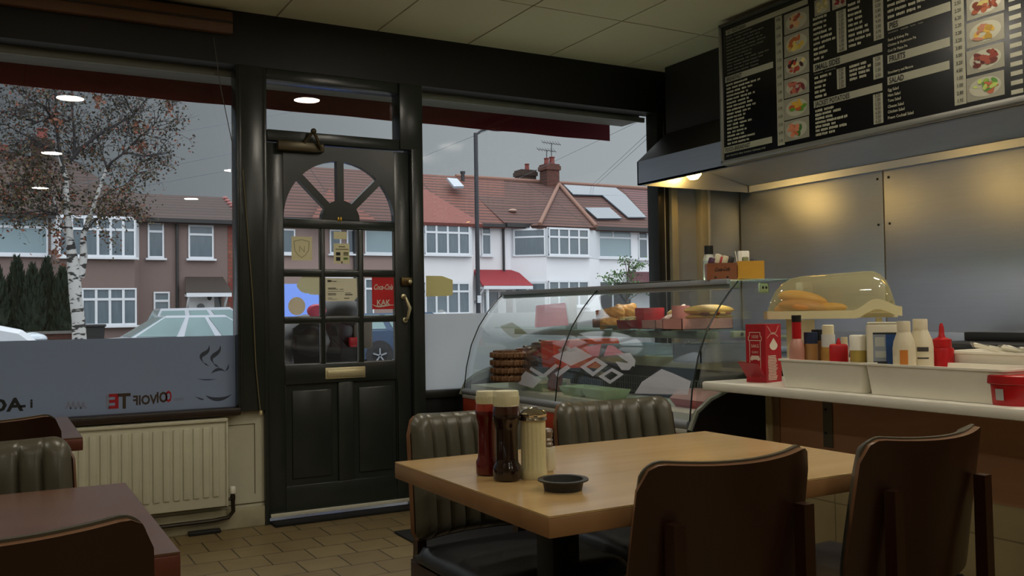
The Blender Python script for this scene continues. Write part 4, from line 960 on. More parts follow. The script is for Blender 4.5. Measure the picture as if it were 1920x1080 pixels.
# ================================================================== TABLES AND CHAIRS
def chair(name, label, loc, rz, group=None):
    """back along local X at y=0, seat towards +y, base on the floor"""
    t = thing(name, label, 'chair', (0, 0, 0))
    Wc = .228; H = .835; zb = .485; sag = .06; rec = .055
    def shape(u, v, off):
        u = 2*u-1; au = abs(u); c = .80
        e = 0 if au < c else (1-math.sqrt(max(0, 1-((au-c)/(1-c))**2)))
        zt = H-.055*e-.012*(1-u*u); z0 = zb+.03*e
        z = z0+(zt-z0)*v
        w = Wc*(1-.05*(z-zb)/(H-zb)); 
        y = sag*(u*u)-rec*((z-zb)/(H-zb))**1.1
        ny = Vector((-2*sag*u/Wc*.9, 1, .12)).normalized()
        return Vector((w*u, y, z))+ny*off
    MB().sheet(lambda u, v: shape(u, v, -.002), lambda u, v: shape(u, v, -.016), 28, 10, kr=1).build('backrest', [m_walnut, mat('pale plywood edge', '6e4c32', .35)], t, shade=50)
    nch = 8
    def padf(u, v):
        e = min(1, min(u, 1-u)/.035); f = min(1, v/.08, (1-v)/.05)
        e = math.sqrt(max(0, 1-(1-e)**2)); f = math.sqrt(max(0, 1-(1-f)**2))
        x_ = (u*nch) % 1; dg = min(x_, 1-x_) if .5/nch < u < 1-.5/nch else .5
        ch = (1-math.exp(-(dg/.10)**2))*.009+.006*math.sin(PI*x_)
        ch *= min(1, (1-v)/.22)**.7*min(1, v/.15+.2)
        return shape(.008+u*.984, .01+v*1.002, .005+(.022+ch)*e*f)
    MB().sheet(padf, lambda u, v: shape(.008+u*.984, .01+v*1.002, -.002), 128, 18).build('back_cushion', m_vinyl, t, shade=60)
    for s in (-1, 1):            # rear posts, front legs
        x = s*.168
        mb = MB()
        pr = [(-.10, 0), (-.055, 0), (-.014, .44), (-.026, .72), (-.054, .72), (-.044, .44)]
        mb.prism([(x-.014, y-(.0 if z > .6 else .012), z) for y, z in pr], (.028, 0, 0)); mb.build('leg', m_walnut, t)
        f = MB(); f.prism([(s*.19-.017, .43, 0), (s*.19+.017, .43, 0), (s*.19+.019, .425, .42), (s*.19-.019, .425, .42)], (0, -.035, 0)); f.build('leg', m_walnut, t)
    r = MB(); r.box(-.19, .19, .37, .40, .36, .415); r.box(-.19, .19, -.055, -.02, .36, .415)
    for s in (-1, 1): r.box(s*.19-.012, s*.19+.012, -.03, .40, .36, .415)
    r.build('seat_rail', m_walnut, t)
    def seat(u, v, up):
        x = (2*u-1)*.222*(1-.06*(1-v)); y = .01+v*.44
        e = min(min(u, 1-u)/.12, min(v, 1-v)/.12, 1); e = math.sqrt(max(0, 1-(1-e)**2))
        return Vector((x, y, .442+(.03+.012*math.sin(PI*u)*math.sin(PI*v))*e if up else .415+.012*(1-e)))
    MB().sheet(lambda u, v: seat(u, v, True), lambda u, v: seat(u, v, False), 22, 22).build('seat', m_vseat, t, shade=50)
    t.location = loc; t.rotation_euler = (0, 0, rz)
    if group: t['group'] = group
    return t
G = 'dining chairs'
ch0 = chair('dining_chair', 'wooden backed dining chair at the near side of the oak table, nearer the sauce bottles', (1.275, 1.405, 0), 0, G)
def ch(lab, x, y, rz): return dup(ch0, (x, y, 0), rz, lab, G)
ch('wooden backed dining chair at the right hand end of the oak table near side', 1.865, 1.40, .05)
ch('ribbed vinyl chair at the far side of the oak table, before the black door', 1.235, 2.43, PI+.03)
ch('ribbed vinyl chair at the far side of the oak table, before the food case', 1.74, 2.44, PI-.06)
ch('wooden backed dining chair pulled to the dark table in the front corner', -.02, 1.47, -.02)
ch('ribbed vinyl dining chair on the far side of the dark front corner table', -.055, 2.50, PI+.02)
ch('wooden backed dining chair before the table under the wide window', -.05, 3.14, 0)
def table(name, label, x0, x1, y0, y1, zt, mtop, legs, medge=None, th=.042):
    t = thing(name, label, 'table', ((x0+x1)/2, (y0+y1)/2, 0), 0, 'pedestal tables')
    MB().box(x0+.001, x1-.001, y0+.001, y1-.001, zt-.004, zt, 0).build('tabletop', mtop, t)
    MB().box(x0, x1, y0, y1, zt-th, zt-.0042, 0, .003).build('tabletop_edge', medge or m_tabedge, t)
    for lx, ly in legs:
        o = MB().box(lx-.037, lx+.037, ly-.037, ly+.037, .025, zt-th-.006, 0, .004).build('column', m_iron, t)
        MB().box(lx-.14, lx+.14, ly-.14, ly+.14, zt-th-.006, zt-th).build('top_plate', m_iron, o)
        MB().box(lx-.045, lx+.045, y0+.1, y1-.1, 0, .03, 0, .008).build('foot', m_iron, o)
    return t
q = [at(742.5, 865, 2, .74), at(1322, 808.7, 2, .74), at(1023, 969.5, 2, .74)]
TX0 = (q[0].x+q[2].x)/2; TX1 = q[1].x+.005; TY1 = (q[0].y+q[1].y)/2; TY0 = q[2].y
table('dining_table', 'oak topped table with sauce bottles, sugar pourer and ashtray', TX0, TX1, TY0, TY1, .74, m_tabtop, ((1.15, 1.85), (1.70, 1.85)))
table('dining_table', 'dark topped empty table in the front corner by the radiator', -.78, .262, 1.58, 2.31, .74, m_tabtop2, ((-.45, 1.95), (.06, 1.95)), wood('dark red edging', '5a2c20', '683626', .35, 'X', 5))
table('dining_table', 'table under the wide window, its corner just before the radiator', -.8, .245, 3.27, 4.0, .74, m_tabtop2, ((-.45, 3.65), (.05, 3.65)), MATS['dark red edging'])

# ---- on the oak table
ZT_ = .74
m_pet = glass('clear sauce bottle', (.95, .9, .88), .05, .5)
m_ketch = mat('ketchup', '560b0d', .22, coat=.6); m_brown = mat('brown sauce', '1c0705', .18, coat=.8); m_ketl = mat('ketchup smeared wall', '9e3a2c', .3, coat=.5)
m_cap = mat('ivory screw cap', 'd8d2ae', .45, var=.04)
def sauce(name, label, px, py, r, h, msauce, mtop, zcap):
    c = at(px, py, 2, ZT_); t = thing(name, label, 'bottle', (c.x, c.y, ZT_))
    T = TR(c.x, c.y, ZT_); s = r
    prof = [(s*.86, 0), (s, .004), (s*1.02, .02), (s*1.0, .032), (s*.84, .04), (s*.82, .05), (s*.80, .115), (s*.86, .125), (s*1.0, .138), (s*1.0, .15), (s*.9, .158)]
    MB().lathe(prof, 28, 0, T).build('bottle_body', msauce, t)
    MB().lathe([(s*1.0, .1502), (s*.98, .16), (s*.88, .172), (s*.86, zcap)], 28, 0, T).build('bottle_neck', mtop, t)
    cp = [(s*.92, zcap), (s*.92, h-.004), (s*.88, h), (0, h)]
    m_ = MB().lathe(cp, 32, 0, T)
    for k in range(36):
        a = 2*PI*k/36; m_.box(-.0012, .0012, -.0008, .0008, zcap+.004, h-.012, 0, 0, T @ TR(s*.925*math.cos(a), s*.925*math.sin(a), 0, rz=a))
    m_.build('cap', m_cap, t)
    return t
sauce('ketchup_bottle', 'red ketchup bottle with an ivory cap, left of the brown sauce on the oak table', 914, 890, .0265, .196, m_ketch, m_ketl, .166)
sauce('brown_sauce_bottle', 'dark brown sauce bottle with an ivory cap on the oak table', 951, 900, .0318, .202, m_brown, mat('brown sauce smeared wall', '3a1a0e', .25, coat=.5), .168)
# sugar pourer
c = at(1001, 896, 2, ZT_); t = thing('sugar_pourer', 'fluted glass sugar pourer with a steel lid on the oak table', 'sugar pourer', (c.x, c.y, ZT_)); T = TR(c.x, c.y, ZT_)
mb = MB(); n = 36; pr = [(.029, 0), (.031, .004), (.031, .018), (.0285, .026), (.0285, .13), (.029, .135)]
vs = []; fs = []
for j, (r, z) in enumerate(pr):
    for i in range(n*2):
        a = PI*i/n; fl_ = (1+.025*math.cos(9*a*2)) if 2 < j < 5 else 1; vs.append((r*fl_*math.cos(a), r*fl_*math.sin(a), z))
N2 = n*2
for j in range(len(pr)-1):
    for i in range(N2): a = j*N2+i; b_ = j*N2+(i+1) % N2; fs.append((a, b_, b_+N2, a+N2))
fs.append(tuple(range(N2))[::-1]); fs.append(tuple((len(pr)-1)*N2+i for i in range(N2)))
mb.add(vs, fs, 0, True, T); mb.build('jar', mat('sugar behind glass', 'd3c99a', .18, coat=.9, var=.1, scale=60), t)
MB().lathe([(.031, .132), (.0325, .133), (.0325, .137), (.031, .139), (.031, .142), (.0325, .144), (.0325, .148), (.03, .150), (.023, .156), (.012, .160), (.011, .163), (0, .163)], 32, 0, T).build('lid', m_chrome, t)
def shaker(px, py, lab):
    c = at(px, py, 2, ZT_); t = thing('salt_shaker', lab, 'shaker', (c.x, c.y, ZT_)); T = TR(c.x, c.y, ZT_, rz=.3)
    MB().box(-.014, .014, -.014, .014, .004, .06, 0, .004, T).build('glass_body', mat('salt behind glass', 'd2cbb0', .15, coat=.9), t)
    MB().lathe([(.0125, 0), (.0125, .005)], 16, 0, T).build('base', m_chrome, t)
    MB().lathe([(.011, .06), (.013, .066), (.010, .071), (.0125, .076), (.010, .081), (.012, .086), (.011, .09), (.0135, .096), (.011, .102), (0, .105)], 18, 0, T).build('cap', mat('dull grey shaker cap', '7f766c', .35, metal=.6), t)
shaker(1028, 885, 'small square glass salt shaker with a ribbed cap behind the sugar pourer')
# tall red bottle of the set, only its red square cap shows between the caps
c = at(948, 872, 2, ZT_); t = thing('vinegar_bottle', 'bottle with a square red cap behind the two sauce bottles', 'bottle', (c.x, c.y, ZT_)); T = TR(c.x, c.y, ZT_)
MB().lathe([(.022, 0), (.024, .006), (.024, .12), (.012, .160), (.010, .172)], 20, 0, T).build('bottle_body', mat('clear vinegar bottle', '4a2a1a', .12, coat=.8), t)
zc_ = at(948, 762, 1, c.y).z; zt2 = at(948, 744, 1, c.y).z
MB().box(-.0135, .0135, -.0135, .0135, .166, zt2-ZT_, 0, .003, TR(c.x, c.y, ZT_, rz=-.5)).build('cap', m_redpl, t)
# ashtray
c = at(1056, 918, 2, ZT_); t = thing('ashtray', 'round black plastic ashtray with a wide rim on the oak table', 'ashtray', (c.x, c.y, ZT_))
MB().lathe([(0, 0), (.040, 0), (.0445, .019), (.0545, .0205), (.0545, .0235), (.0435, .0235), (.039, .005), (0, .005)], 40, 0, TR(c.x, c.y, ZT_), cap=False).build('bowl', mat('matt black melamine', '2b2a28', .5), t)

# ================================================================== COUNTER, SHELF, DISPLAY CASE
SZ = .84
CX0 = 2.40; CY0, CY1 = 2.86, 4.90
cn = thing('serving_counter', 'brown and beige panelled counter below the white shelf', 'counter', (2.85, 1.2, 0))
m_cnt = wood('brown counter panel', 'ac7e5c', 'bd8d68', .4, 'Y', 4); m_cnt2 = brick('beige wall tiles', '9c8d66', '978862', '786a4a', .3, .2, .003, .4, 0, 'YZ', .15)
bx = 2.70
MB().box(bx, bx+.06, -.6, 2.70, .505, SZ-.035).build('upper_panel', m_cnt, cn)
MB().box(bx-.004, bx+.06, -.6, 2.70, 0, .505).build('tiled_base', m_cnt2, cn)
MB().box(bx-.012, bx+.5, 2.70, 2.735, 0, SZ-.035, 0, .003).box(bx-.006, bx+.02, 2.665, 2.70, .0, SZ-.035, 1, .002).build('end_board', [mat('cream edge board', 'b2a37c', .5), mat('tan edge strip', '8a6a48', .5)], cn)
q = at(1553, 790, 0, bx); MB().box(bx-.004, bx, q.y-.022, q.y+.022, .60, SZ-.035, 0).build('fixing_strip', mat('grey fixing strip', '5f584c', .5, metal=.3), cn)
sc_ = MB()
for yy in (768, 812): p_ = at(1548, yy, 0, bx-.005); sc_.sphere(p_, .005)
sc_.build('screw', m_iron, cn)
MB().box(2.76, 3.05, -.6, 2.69, 0, SZ-.036).build('carcass', mat('dark carcass', '2a241c', .7), cn)
sf = MB().box(CX0-.005, 3.05, -.6, 2.775, SZ-.034, SZ, 0, .008)
tag(sf.build('counter_shelf', m_lam), 'long white laminate serving shelf carrying trays and bottles', 'shelf')

cs = thing('display_case', 'curved glass food display case standing by the right window', 'display case', (2.85, 3.9, 0))
m_blackp = mat('black case plastic', '15171a', .35); m_orange = mat('orange red case trim', 'b8452a', .4); m_greyt = mat('grey case trim', '8c9096', .4); m_ins = mat('grey steel liner', 'a7aba4', .3, metal=.6)
MB().box(CX0+.03, 3.22, CY0+.02, CY1-.02, .08, .60).box(CX0+.1, 3.18, CY0+.06, CY1-.06, 0, .08).build('case_base', m_blackp, cs)
MB().box(CX0+.0, CX0+.05, CY0+.01, CY1-.01, .54, .622, 0, .004).build('bumper_strip', m_orange, cs)
MB().tube([(CX0+.012, CY0+.01, .66), (CX0+.012, CY1-.01, .66)], .018, 12).box(CX0-.004, CX0+.04, CY0+.01, CY1-.01, .622, .643, 1, .003).build('front_rail', [m_greyt, mat('pale case strip', 'b9b6ab', .4)], cs)
GP = [(CX0+.012, .675), (CX0+.028, .80), (CX0+.062, .93), (CX0+.115, 1.04), (CX0+.18, 1.13), (CX0+.235, 1.19), (CX0+.285, 1.235)]
for ya, yb in ((CY0+.012, 3.872), (3.884, CY1-.012)):
    n = len(GP); g = MB()
    o_ = [(x, ya, z) for x, z in GP]+[(x+.006, ya, z-.002) for x, z in GP[::-1]]
    g.prism(o_, (0, yb-ya, 0), 0, None, True); g.build('curved_glass', m_case, cs, shade=60)
for yy in (CY0+.008, 3.878, CY1-.008):
    MB().tube([(x-.001, yy, z) for x, z in GP], .0032, 6).build('glass_edge', mat('dark glass edge', '1e2624', .2), cs)
TG = 1.238
MB().tube([(CX0+.352, CY0+.10, TG-.013), (CX0+.352, CY1-.15, TG-.013)], .008, 12).build('added_case_lamp', mat('added case tube', 'ffffff', .4, em='f4f2e4', ems=30.0), cs)  # added light tube, tucked out of sight behind the rail to brighten the food
MB().box(CX0+.27, 3.0, CY0-.03, CY1-.02, TG-.004, TG+.006).build('top_glass', m_shelfg, cs)
MB().box(CX0+.275, CX0+.335, CY0+.05, CY1-.02, TG-.034, TG-.004, 0, .006).box(CX0+.26, CX0+.28, CY0+.05, CY1-.01, TG-.014, TG+.008, 1, .003).build('top_rail', [mat('grey green light rail', '757d74', .35), m_greyt], cs)
ends = [(CX0+.05, .70), (CX0+.066, .80), (CX0+.1, .93), (CX0+.15, 1.04), (CX0+.21, 1.13), (CX0+.26, 1.19), (CX0+.31, TG-.035), (3.12, TG-.035), (3.12, .83), (2.78, .80)]
for ya in (CY0+.018, CY1-.026): MB().prism([(x, ya, z) for x, z in ends], (0, .006, 0)).build('end_glass', m_case, cs)
side = [(CX0-.01, .08), (CX0-.012, .55), (CX0-.006, .64), (CX0+.03, .71), (CX0+.10, .755), (2.76, .84), (3.22, .90), (3.24, .08)]
for ya in (CY0-.03, CY1-.01):
    MB().prism([(x, ya, z) for x, z in side], (0, .035, 0)).build('end_panel', m_blackp, cs)
    sd = [(x, ya+.0175, z) for x, z in side[2:7]]; MB().tube(sd, .012, 8).build('end_panel_trim', mat('grey green trim', '6d7263', .35), cs)
MB().box(CX0+.04, 2.80, CY0+.04, CY1-.04, .602, .70).build('deck', m_lam, cs)
MB().box(2.80, 2.83, CY0+.04, CY1-.04, .70, .865).build('riser', m_iron, cs)
gr = MB()
y = CY0+.08
while y < CY1-.1: gr.box(2.795, 2.80, y, y+.009, .715, .79); y += .02
for zz in (.713, .752, .79): gr.box(2.794, 2.80, CY0+.06, CY1-.08, zz, zz+.006)
gr.build('vent_grille', mat('grey vent slats', '5b5e58', .5), cs)
MB().box(2.77, 3.18, CY0+.04, CY1-.04, .865, .895, 0, .004).box(2.765, 2.785, CY0+.04, CY1-.04, .85, .90, 1, .004).build('steel_shelf', [m_steel, mat('cream shelf lip', 'a9a58c', .4)], cs)
GS = 1.035
MB().box(CX0+.19, 3.06, CY0+.05, CY1-.06, GS-.008, GS).build('glass_shelf', m_shelfg, cs)
MB().box(3.10, 3.16, CY0+.05, CY0+.09, .895, TG-.005).box(3.10, 3.16, CY1-.09, CY1-.05, .895, TG-.005).build('back_post', m_greyt, cs)
MB().box(CX0+.19, CX0+.21, CY0+.05, CY1-.3, GS-.04, GS-.008, 0, .004).build('shelf_edge', mat('pale green shelf edge', '7f9080', .3), cs)
bk = MB(); 
for yy in (CY0+.06,): 
    q = at(1383, 630, 1, yy); bk.box(q.x-.035, q.x+.035, yy-.015, yy+.01, GS-.036, GS-.008, 0, .004); bk.tube([(q.x+.035, yy, GS-.02), (3.1, yy, GS-.05)], .009, 8); bk.lathe([(.008, 0), (.008, .004)], 10, 1, TR(q.x+.01, yy-.015, GS-.022, rx=PI/2))
bk.build('shelf_bracket', [mat('pale green bracket', 'a3ad8d', .4), m_iron], cs)
q = at(1431, 540, 1, CY0+.01)
ey = MB().box(q.x-.026, q.x+.026, CY0+.002, CY0+.012, q.z-.022, q.z+.022, 0, .009, seg=3)
for s in (-1, 1): ey.sphere((q.x+s*.009, CY0+.001, q.z+.002), .0055, .003, .006, 1); ey.sphere((q.x+s*.009, CY0-.0015, q.z+.006), .0022, .0015, .0022, 2)
ey.build('glass_clamp', [mat('pale green clamp', '9aa884', .4), m_iron, m_chrome], cs)
# pale and coloured reflections painted on the curved glass, shaped to its curve
def ongl(px, py):
    d = at(px, py, 1, 30)-CAM
    best = None
    for (xa, za), (xb, zb) in zip(GP[:-1], GP[1:]):
        # intersect ray with plane through the segment, along Y
        nx, nz_ = zb-za, -(xb-xa); den = nx*d.x+nz_*d.z
        if abs(den) < 1e-9: continue
        t = (nx*(xa-CAM.x)+nz_*(za-CAM.z))/den; P = CAM+d*t
        u = ((P.x-xa)*(xb-xa)+(P.z-za)*(zb-za))/((xb-xa)**2+(zb-za)**2)
        if -.001 <= u <= 1.001: return P-Vector((nx, 0, nz_)).normalized()*(.0012 if nx > 0 else -.0012)
    return None
def gpoly(mb, pts, k=0, sub=1):
    Q = [ongl(*p) for p in pts]
    if any(q is None for q in Q): return
    mb.add(Q, [tuple(range(len(Q)))], k)
# ================================================================== FOOD AND THINGS IN AND ON THE CASE
def base(px, py, z): return at(px, py, 2, z)
m_pink = mat('pale pink card', 'c48e84', .5, var=.06); m_redc = mat('bright red card', 'b3141a', .45)
m_past = mat('golden pastry', 'c88e40', .45, var=.6, scale=45, bump=.7, bscale=60); m_saus = mat('browned sausage', '6a3d26', .45, var=.3, scale=30)
m_bun = mat('pale bread crust', 'd9b25e', .55, var=.15, scale=15); m_choc = mat('dark glazed bun', '5c3218', .35, var=.35, scale=20)
pY = 3.52
def pos(px, py, z): return at(px, py, 2, z)
# plate with sausage rolls
pc_ = pos(1146, 621, GS)
pY = 3.70; px_ = lambda p, q: at(p, q, 1, pY)
pc_ = px_(1146, 620); pl_ = thing('plate', 'pale plate of sausage rolls on the glass shelf of the case', 'plate', (pc_.x+.06, pY, GS)); cxp = Vector((pc_.x+.06, pY, GS))
MB().lathe([(.0, 0), (.06, 0), (.115, .012), (.118, .016), (.06, .006), (0, .006)], 32, 0, TR(*cxp), cap=False).build('dish', mat('pale green glazed plate', 'a8a98a', .3), pl_)
def roll(px, py, L, r, rz, ry, lab, mm=m_past, ends=True):
    c = at(px, py, 1, pY); t = thing('sausage_roll', lab, 'sausage roll', c, 0, 'sausage rolls on the plate')
    T = TR(c.x+.05, c.y, c.z, rz=rz, ry=ry)
    ph = px*.7
    def past(u, v):
        a = 2*PI*u; z = (v-.5)*L; e = math.sqrt(max(0, 1-(2*v-1)**6)); rr = r*(.55+.5*e)*(1+.10*math.sin(3*a+z*55+ph)+.05*math.sin(7*a-z*120+ph))
        return (z, rr*math.cos(a), rr*math.sin(a))
    MB().grid(past, 26, 22, 0, T).build('pastry', mm, t, shade=80)
    if ends: MB().lathe([(r*.72, -L/2-.03), (r*.78, -L/2-.02), (r*.76, -L/2+.01)], 16, 0, T @ Euler((0, PI/2, 0)).to_matrix().to_4x4()).build('sausage', m_saus, t)
roll(1126, 606, .10, .028, -.5, .0, 'sausage roll low on the plate at its window end')
roll(1150, 608, .10, .028, -.4, .0, 'sausage roll low in the middle of the plate')
roll(1172, 606, .09, .028, -.6, .0, 'sausage roll low on the plate against the red tub', ends=False)
roll(1134, 588, .11, .028, -.5, -.05, 'browned sausage roll on top of the pile, window end')
roll(1158, 583, .11, .032, -.45, -.05, 'golden sausage roll topping the pile')
roll(1160, 597, .10, .022, -.5, 0, 'thin sausage roll squeezed into the middle of the pile', ends=False)
# red tub, red box, pink boxes
def bxth(name, lab, cat, px0, px1, pyb, pyt, y, dep, m, th=None, part='box', taper=0, rz=0):
    a = at(px0, pyb, 1, y); b = at(px1, pyt, 1, y); z0 = GS; t = thing(name, lab, cat, ((a.x+b.x)/2, y+dep/2, z0))
    zt = at((px0+px1)/2, pyt, 1, y).z
    mb = MB(); w = .003
    mb.prism([(a.x+taper, y, z0), (b.x-taper, y, z0), (b.x, y, zt), (a.x, y, zt)], (0, w, 0)); mb.prism([(a.x+taper, y+dep, z0), (b.x-taper, y+dep, z0), (b.x, y+dep, zt), (a.x, y+dep, zt)], (0, -w, 0))
    mb.prism([(a.x+taper, y, z0), (a.x+taper+w, y, z0), (a.x+w, y, zt), (a.x, y, zt)], (0, dep, 0)); mb.prism([(b.x-taper, y, z0), (b.x-taper-w, y, z0), (b.x-w, y, zt), (b.x, y, zt)], (0, dep, 0)); mb.box(a.x+taper, b.x-taper, y, y+dep, z0, z0+w)
    o = mb.build(part, m, t); return t, a, b, zt
t, a, b, zt = bxth('red_tub', 'small dark red tub of pale filling beside the plate of sausage rolls', 'tub', 1180, 1213, 618, 600, 3.45, .1, mat('dark red plastic tub', '8c1218', .35), part='tub', taper=.006)
f = MB(); rn = random.Random(4)
for i in range(60): f.sphere((a.x+.012+rn.random()*(b.x-a.x-.024), 3.46+rn.random()*.08, zt-.004+rn.random()*.016), .008, .008, .006, 0, 8, 5)
f.build('filling', mat('grated pale filling', 'dcc98c', .6, var=.15, scale=40), t)['kind'] = 'stuff'
y_ = 3.40; a = at(1208, 618, 1, y_); b = at(1246, 577, 1, y_)
t = thing('red_carton', 'tall bright red carton on the glass shelf behind the pink wrap', 'carton', ((a.x+b.x)/2, y_+.03, GS))
MB().box(a.x, b.x, y_, y_+.07, GS, at(1227, 577, 1, y_).z, 0, .002).build('carton_body', m_redc, t)
t, a, b, zt = bxth('pink_food_box', 'pink card box with a wrapped roll poking out, beside the red carton', 'food box', 1229, 1268, 618, 600, 3.25, .1, m_pink)
w_ = MB(); aa = at(1236, 600, 1, 3.29); bb_ = at(1272, 572, 1, 3.29); cc_ = at(1262, 598, 1, 3.29)
def wrapf(u, v):
    p = Vector((aa.x+.01, 3.29, zt-.01)).lerp(Vector((bb_.x+.02, 3.29, bb_.z-.01)), v); r = .026*(1-.25*v); a_ = 2*PI*u; return p+Vector((math.cos(a_)*r*.7+math.sin(a_)*0, math.sin(a_)*r, math.cos(a_)*r*.7))
w_.grid(wrapf, 16, 8); w_.build('wrapping_paper', mat('pale wrapping paper', 'd2b4a6', .7), t)
a2 = at(1262, 618, 1, 3.22); b2 = at(1293, 573, 1, 3.22); MB().box(a2.x, b2.x, 3.22, 3.228, GS, at(1280, 573, 1, 3.22).z, 0, .002).build('back_flap', mat('salmon pink card', 'c0766e', .5), t)
MB().sphere((cc_.x+.01, 3.30, cc_.z+.02), .03, .028, .022).build('bread_roll', m_bun, t)
t, a, b, zt = bxth('pink_food_box', 'pale pink card box carrying the filled sandwich, nearest on the glass shelf', 'food box', 1279, 1374, 619, 597, 3.02, .13, m_pink, part='box')
MB().box(a.x+.002, b.x-.002, 3.022, 3.148, zt-.012, zt-.008).build('inner_tray', m_pink, t)
ym = 3.08; sa = at(1286, 590, 1, ym); sb_ = at(1372, 590, 1, ym); sl = (sb_.x-sa.x)
sw_ = thing('sandwich', 'long filled bread roll resting on the pale pink box', 'sandwich', ((sa.x+sb_.x)/2, ym, zt))
cx = (sa.x+sb_.x)/2
mb = MB().sphere((cx, ym, zt+.006), sl*.5, .05, .016, 0, 24, 10); mb.build('lower_half', m_bun, sw_)
MB().sphere((cx, ym, zt+.034), sl*.52, .055, .026, 0, 24, 10).build('upper_half', m_bun, sw_)
mb = MB()
for i in range(5): mb.box(cx-.08+.03*i, cx-.045+.03*i, ym-.058, ym+.03, zt+.016, zt+.026, i % 2, .004, TR(0, 0, 0))
mb.build('filling', [mat('red brown bacon', '7a2c18', .4), mat('pale cheese', 'd0a850', .5)], sw_)
# steel trays and ladle on the steel shelf
SS = .895
def tray(px0, px1, pyt, y, dep, lab):
    a = at(px0, 668, 1, y); b = at(px1, 668, 1, y); zt = at((px0+px1)/2, pyt, 1, y).z
    t = thing('steel_tray', lab, 'tray', ((a.x+b.x)/2, y+dep/2, SS), 0, 'steel trays'); w = .004; mb = MB()
    for q in ((a.x, b.x, y, y+w), (a.x, b.x, y+dep-w, y+dep), (a.x, a.x+w, y, y+dep), (b.x-w, b.x, y, y+dep)): mb.box(*q, SS+.002, zt)
    mb.box(a.x, b.x, y, y+dep, SS, SS+.004); mb.box(a.x-.008, b.x+.008, y-.008, y+.002, zt-.004, zt); mb.box(a.x-.008, b.x+.008, y+dep-.002, y+dep+.008, zt-.004, zt)
    mb.build('pan', m_steel, t); return t
tray(1160, 1269, 646, 3.62, .25, 'wide steel tray on the lower shelf under the red carton')
tray(1314, 1405, 645, 2.97, .18, 'shallow steel tray on the lower shelf behind the red dispenser box')
c = at(1292, 668, 1, 3.35); t = thing('steel_dish', 'shiny rounded steel serving dish between the steel trays', 'dish', (c.x, 3.35, SS))
MB().lathe([(.03, 0), (.05, .006), (.056, .022), (.052, .026), (.03, .012), (0, .01)], 28, 0, TR(c.x, 3.35, SS), cap=False).build('bowl', m_brass, t)
MB().lathe([(.052, .028), (.046, .045), (.03, .058), (.012, .064), (0, .066)], 28, 0, TR(c.x, 3.35, SS), cap=False).lathe([(.006, .064), (.009, .07), (.008, .077), (0, .08)], 14, 0, TR(c.x, 3.35, SS)).build('lid', m_chrome, t)
# waffles and buns by the window end
WY = 4.25; DK = .70
wa = at(945, 715, 1, WY); wb = at(1006, 715, 1, WY); n_w = 0
for i, (pyb, lab) in enumerate(((712, 'bottom waffle of the stack in the case'), (692, 'second waffle up in the stack'), (674, 'top waffle of the stack below the glazed buns'))):
    zb_ = DK+.002+i*.037; pass
m_waf = mat('dark waffle', '6b4a2c', .6, var=.2, scale=30)
zst = at(975, 716, 1, WY).z
st = thing('stand', 'white block under the waffles in the case', 'stand', (2.60, WY+.06, DK)); MB().box(2.52, 2.74, WY, WY+.3, DK, max(DK+.01, zst)).build('block', m_lam, st)
zb_ = max(DK+.01, zst)
wcx = (wa.x+wb.x)/2
for i, lab in enumerate(('bottom waffle of the stack in the food case', 'waffle second from the bottom of the stack in the food case', 'waffle third from the bottom of the stack in the food case', 'topmost waffle of the stack under the glazed buns')):
    t = thing('waffle', lab, 'waffle', (wcx, WY+.1, zb_), 0, 'stacked waffles'); mb = MB(); R_ = .105
    mb.lathe([(R_*.93, 0), (R_, .008), (R_, .024), (R_*.93, .032)], 28, 0, TR(wcx, WY+.1, zb_))
    for k in range(20):
        a_ = 2*PI*k/20; mb.box(-.008, .010, -.0065, .0065, .003, .030, 0, .003, TR(wcx+R_*math.cos(a_), WY+.1+R_*math.sin(a_), zb_, rz=a_), 1)
    for k in range(-4, 5):
        w2_ = math.sqrt(max(0, R_*R_*.8-(k*.02)**2)); mb.box(wcx+k*.02-.003, wcx+k*.02+.003, WY+.1-w2_, WY+.1+w2_, zb_+.03, zb_+.04); mb.box(wcx-w2_, wcx+w2_, WY+.1+k*.02-.003, WY+.1+k*.02+.003, zb_+.03, zb_+.04)
    mb.build('waffle_body', m_waf, t); zb_ += .0415
zw = zb_
for i, (dx, dy, px, py, lab) in enumerate(((0, 0, 985, 657, 'coiled glazed bun on the waffles'), (.17, .0, 1030, 660, 'coiled glazed bun beside the waffles near the orange sign'), (.08, .05, 1015, 646, 'coiled glazed bun on top behind the two others'))):
    c = at(px, py, 1, WY+.06+dy); t = thing('glazed_bun', lab, 'bun', (c.x, c.y, c.z-.04), 0, 'glazed buns'); mb = MB(); pts = []
    for k in range(60):
        a_ = k*.24; r = .085*(1-k/75); pts.append((c.x+r*math.cos(a_), c.y+r*.9*math.sin(a_), c.z-.03+.045*k/60))
    mb.tube(pts, .02, 8, rs=[.021-.008*k/60 for k in range(60)]); mb.sphere((c.x, c.y, c.z-.035), .075, .07, .03); mb.build('bun_coil', m_choc, t)
for i, (px, py, lab) in enumerate(((1040, 678, 'tall twisted brown pastry leaning beside the waffles'),)):
    c = at(px, py, 1, 4.1); t = thing('twisted_pastry', lab, 'pastry', (c.x, c.y, DK)); mb = MB()
    for s in range(3):
        mb.tube([(c.x+.02*math.cos(k*.5+s*2.1), c.y+.02*math.sin(k*.5+s*2.1), DK+.018+k*.016) for k in range(16)], .022, 8)
    mb.build('twist', mat('red brown pastry', '8a4a24', .4, var=.3, scale=25), t)
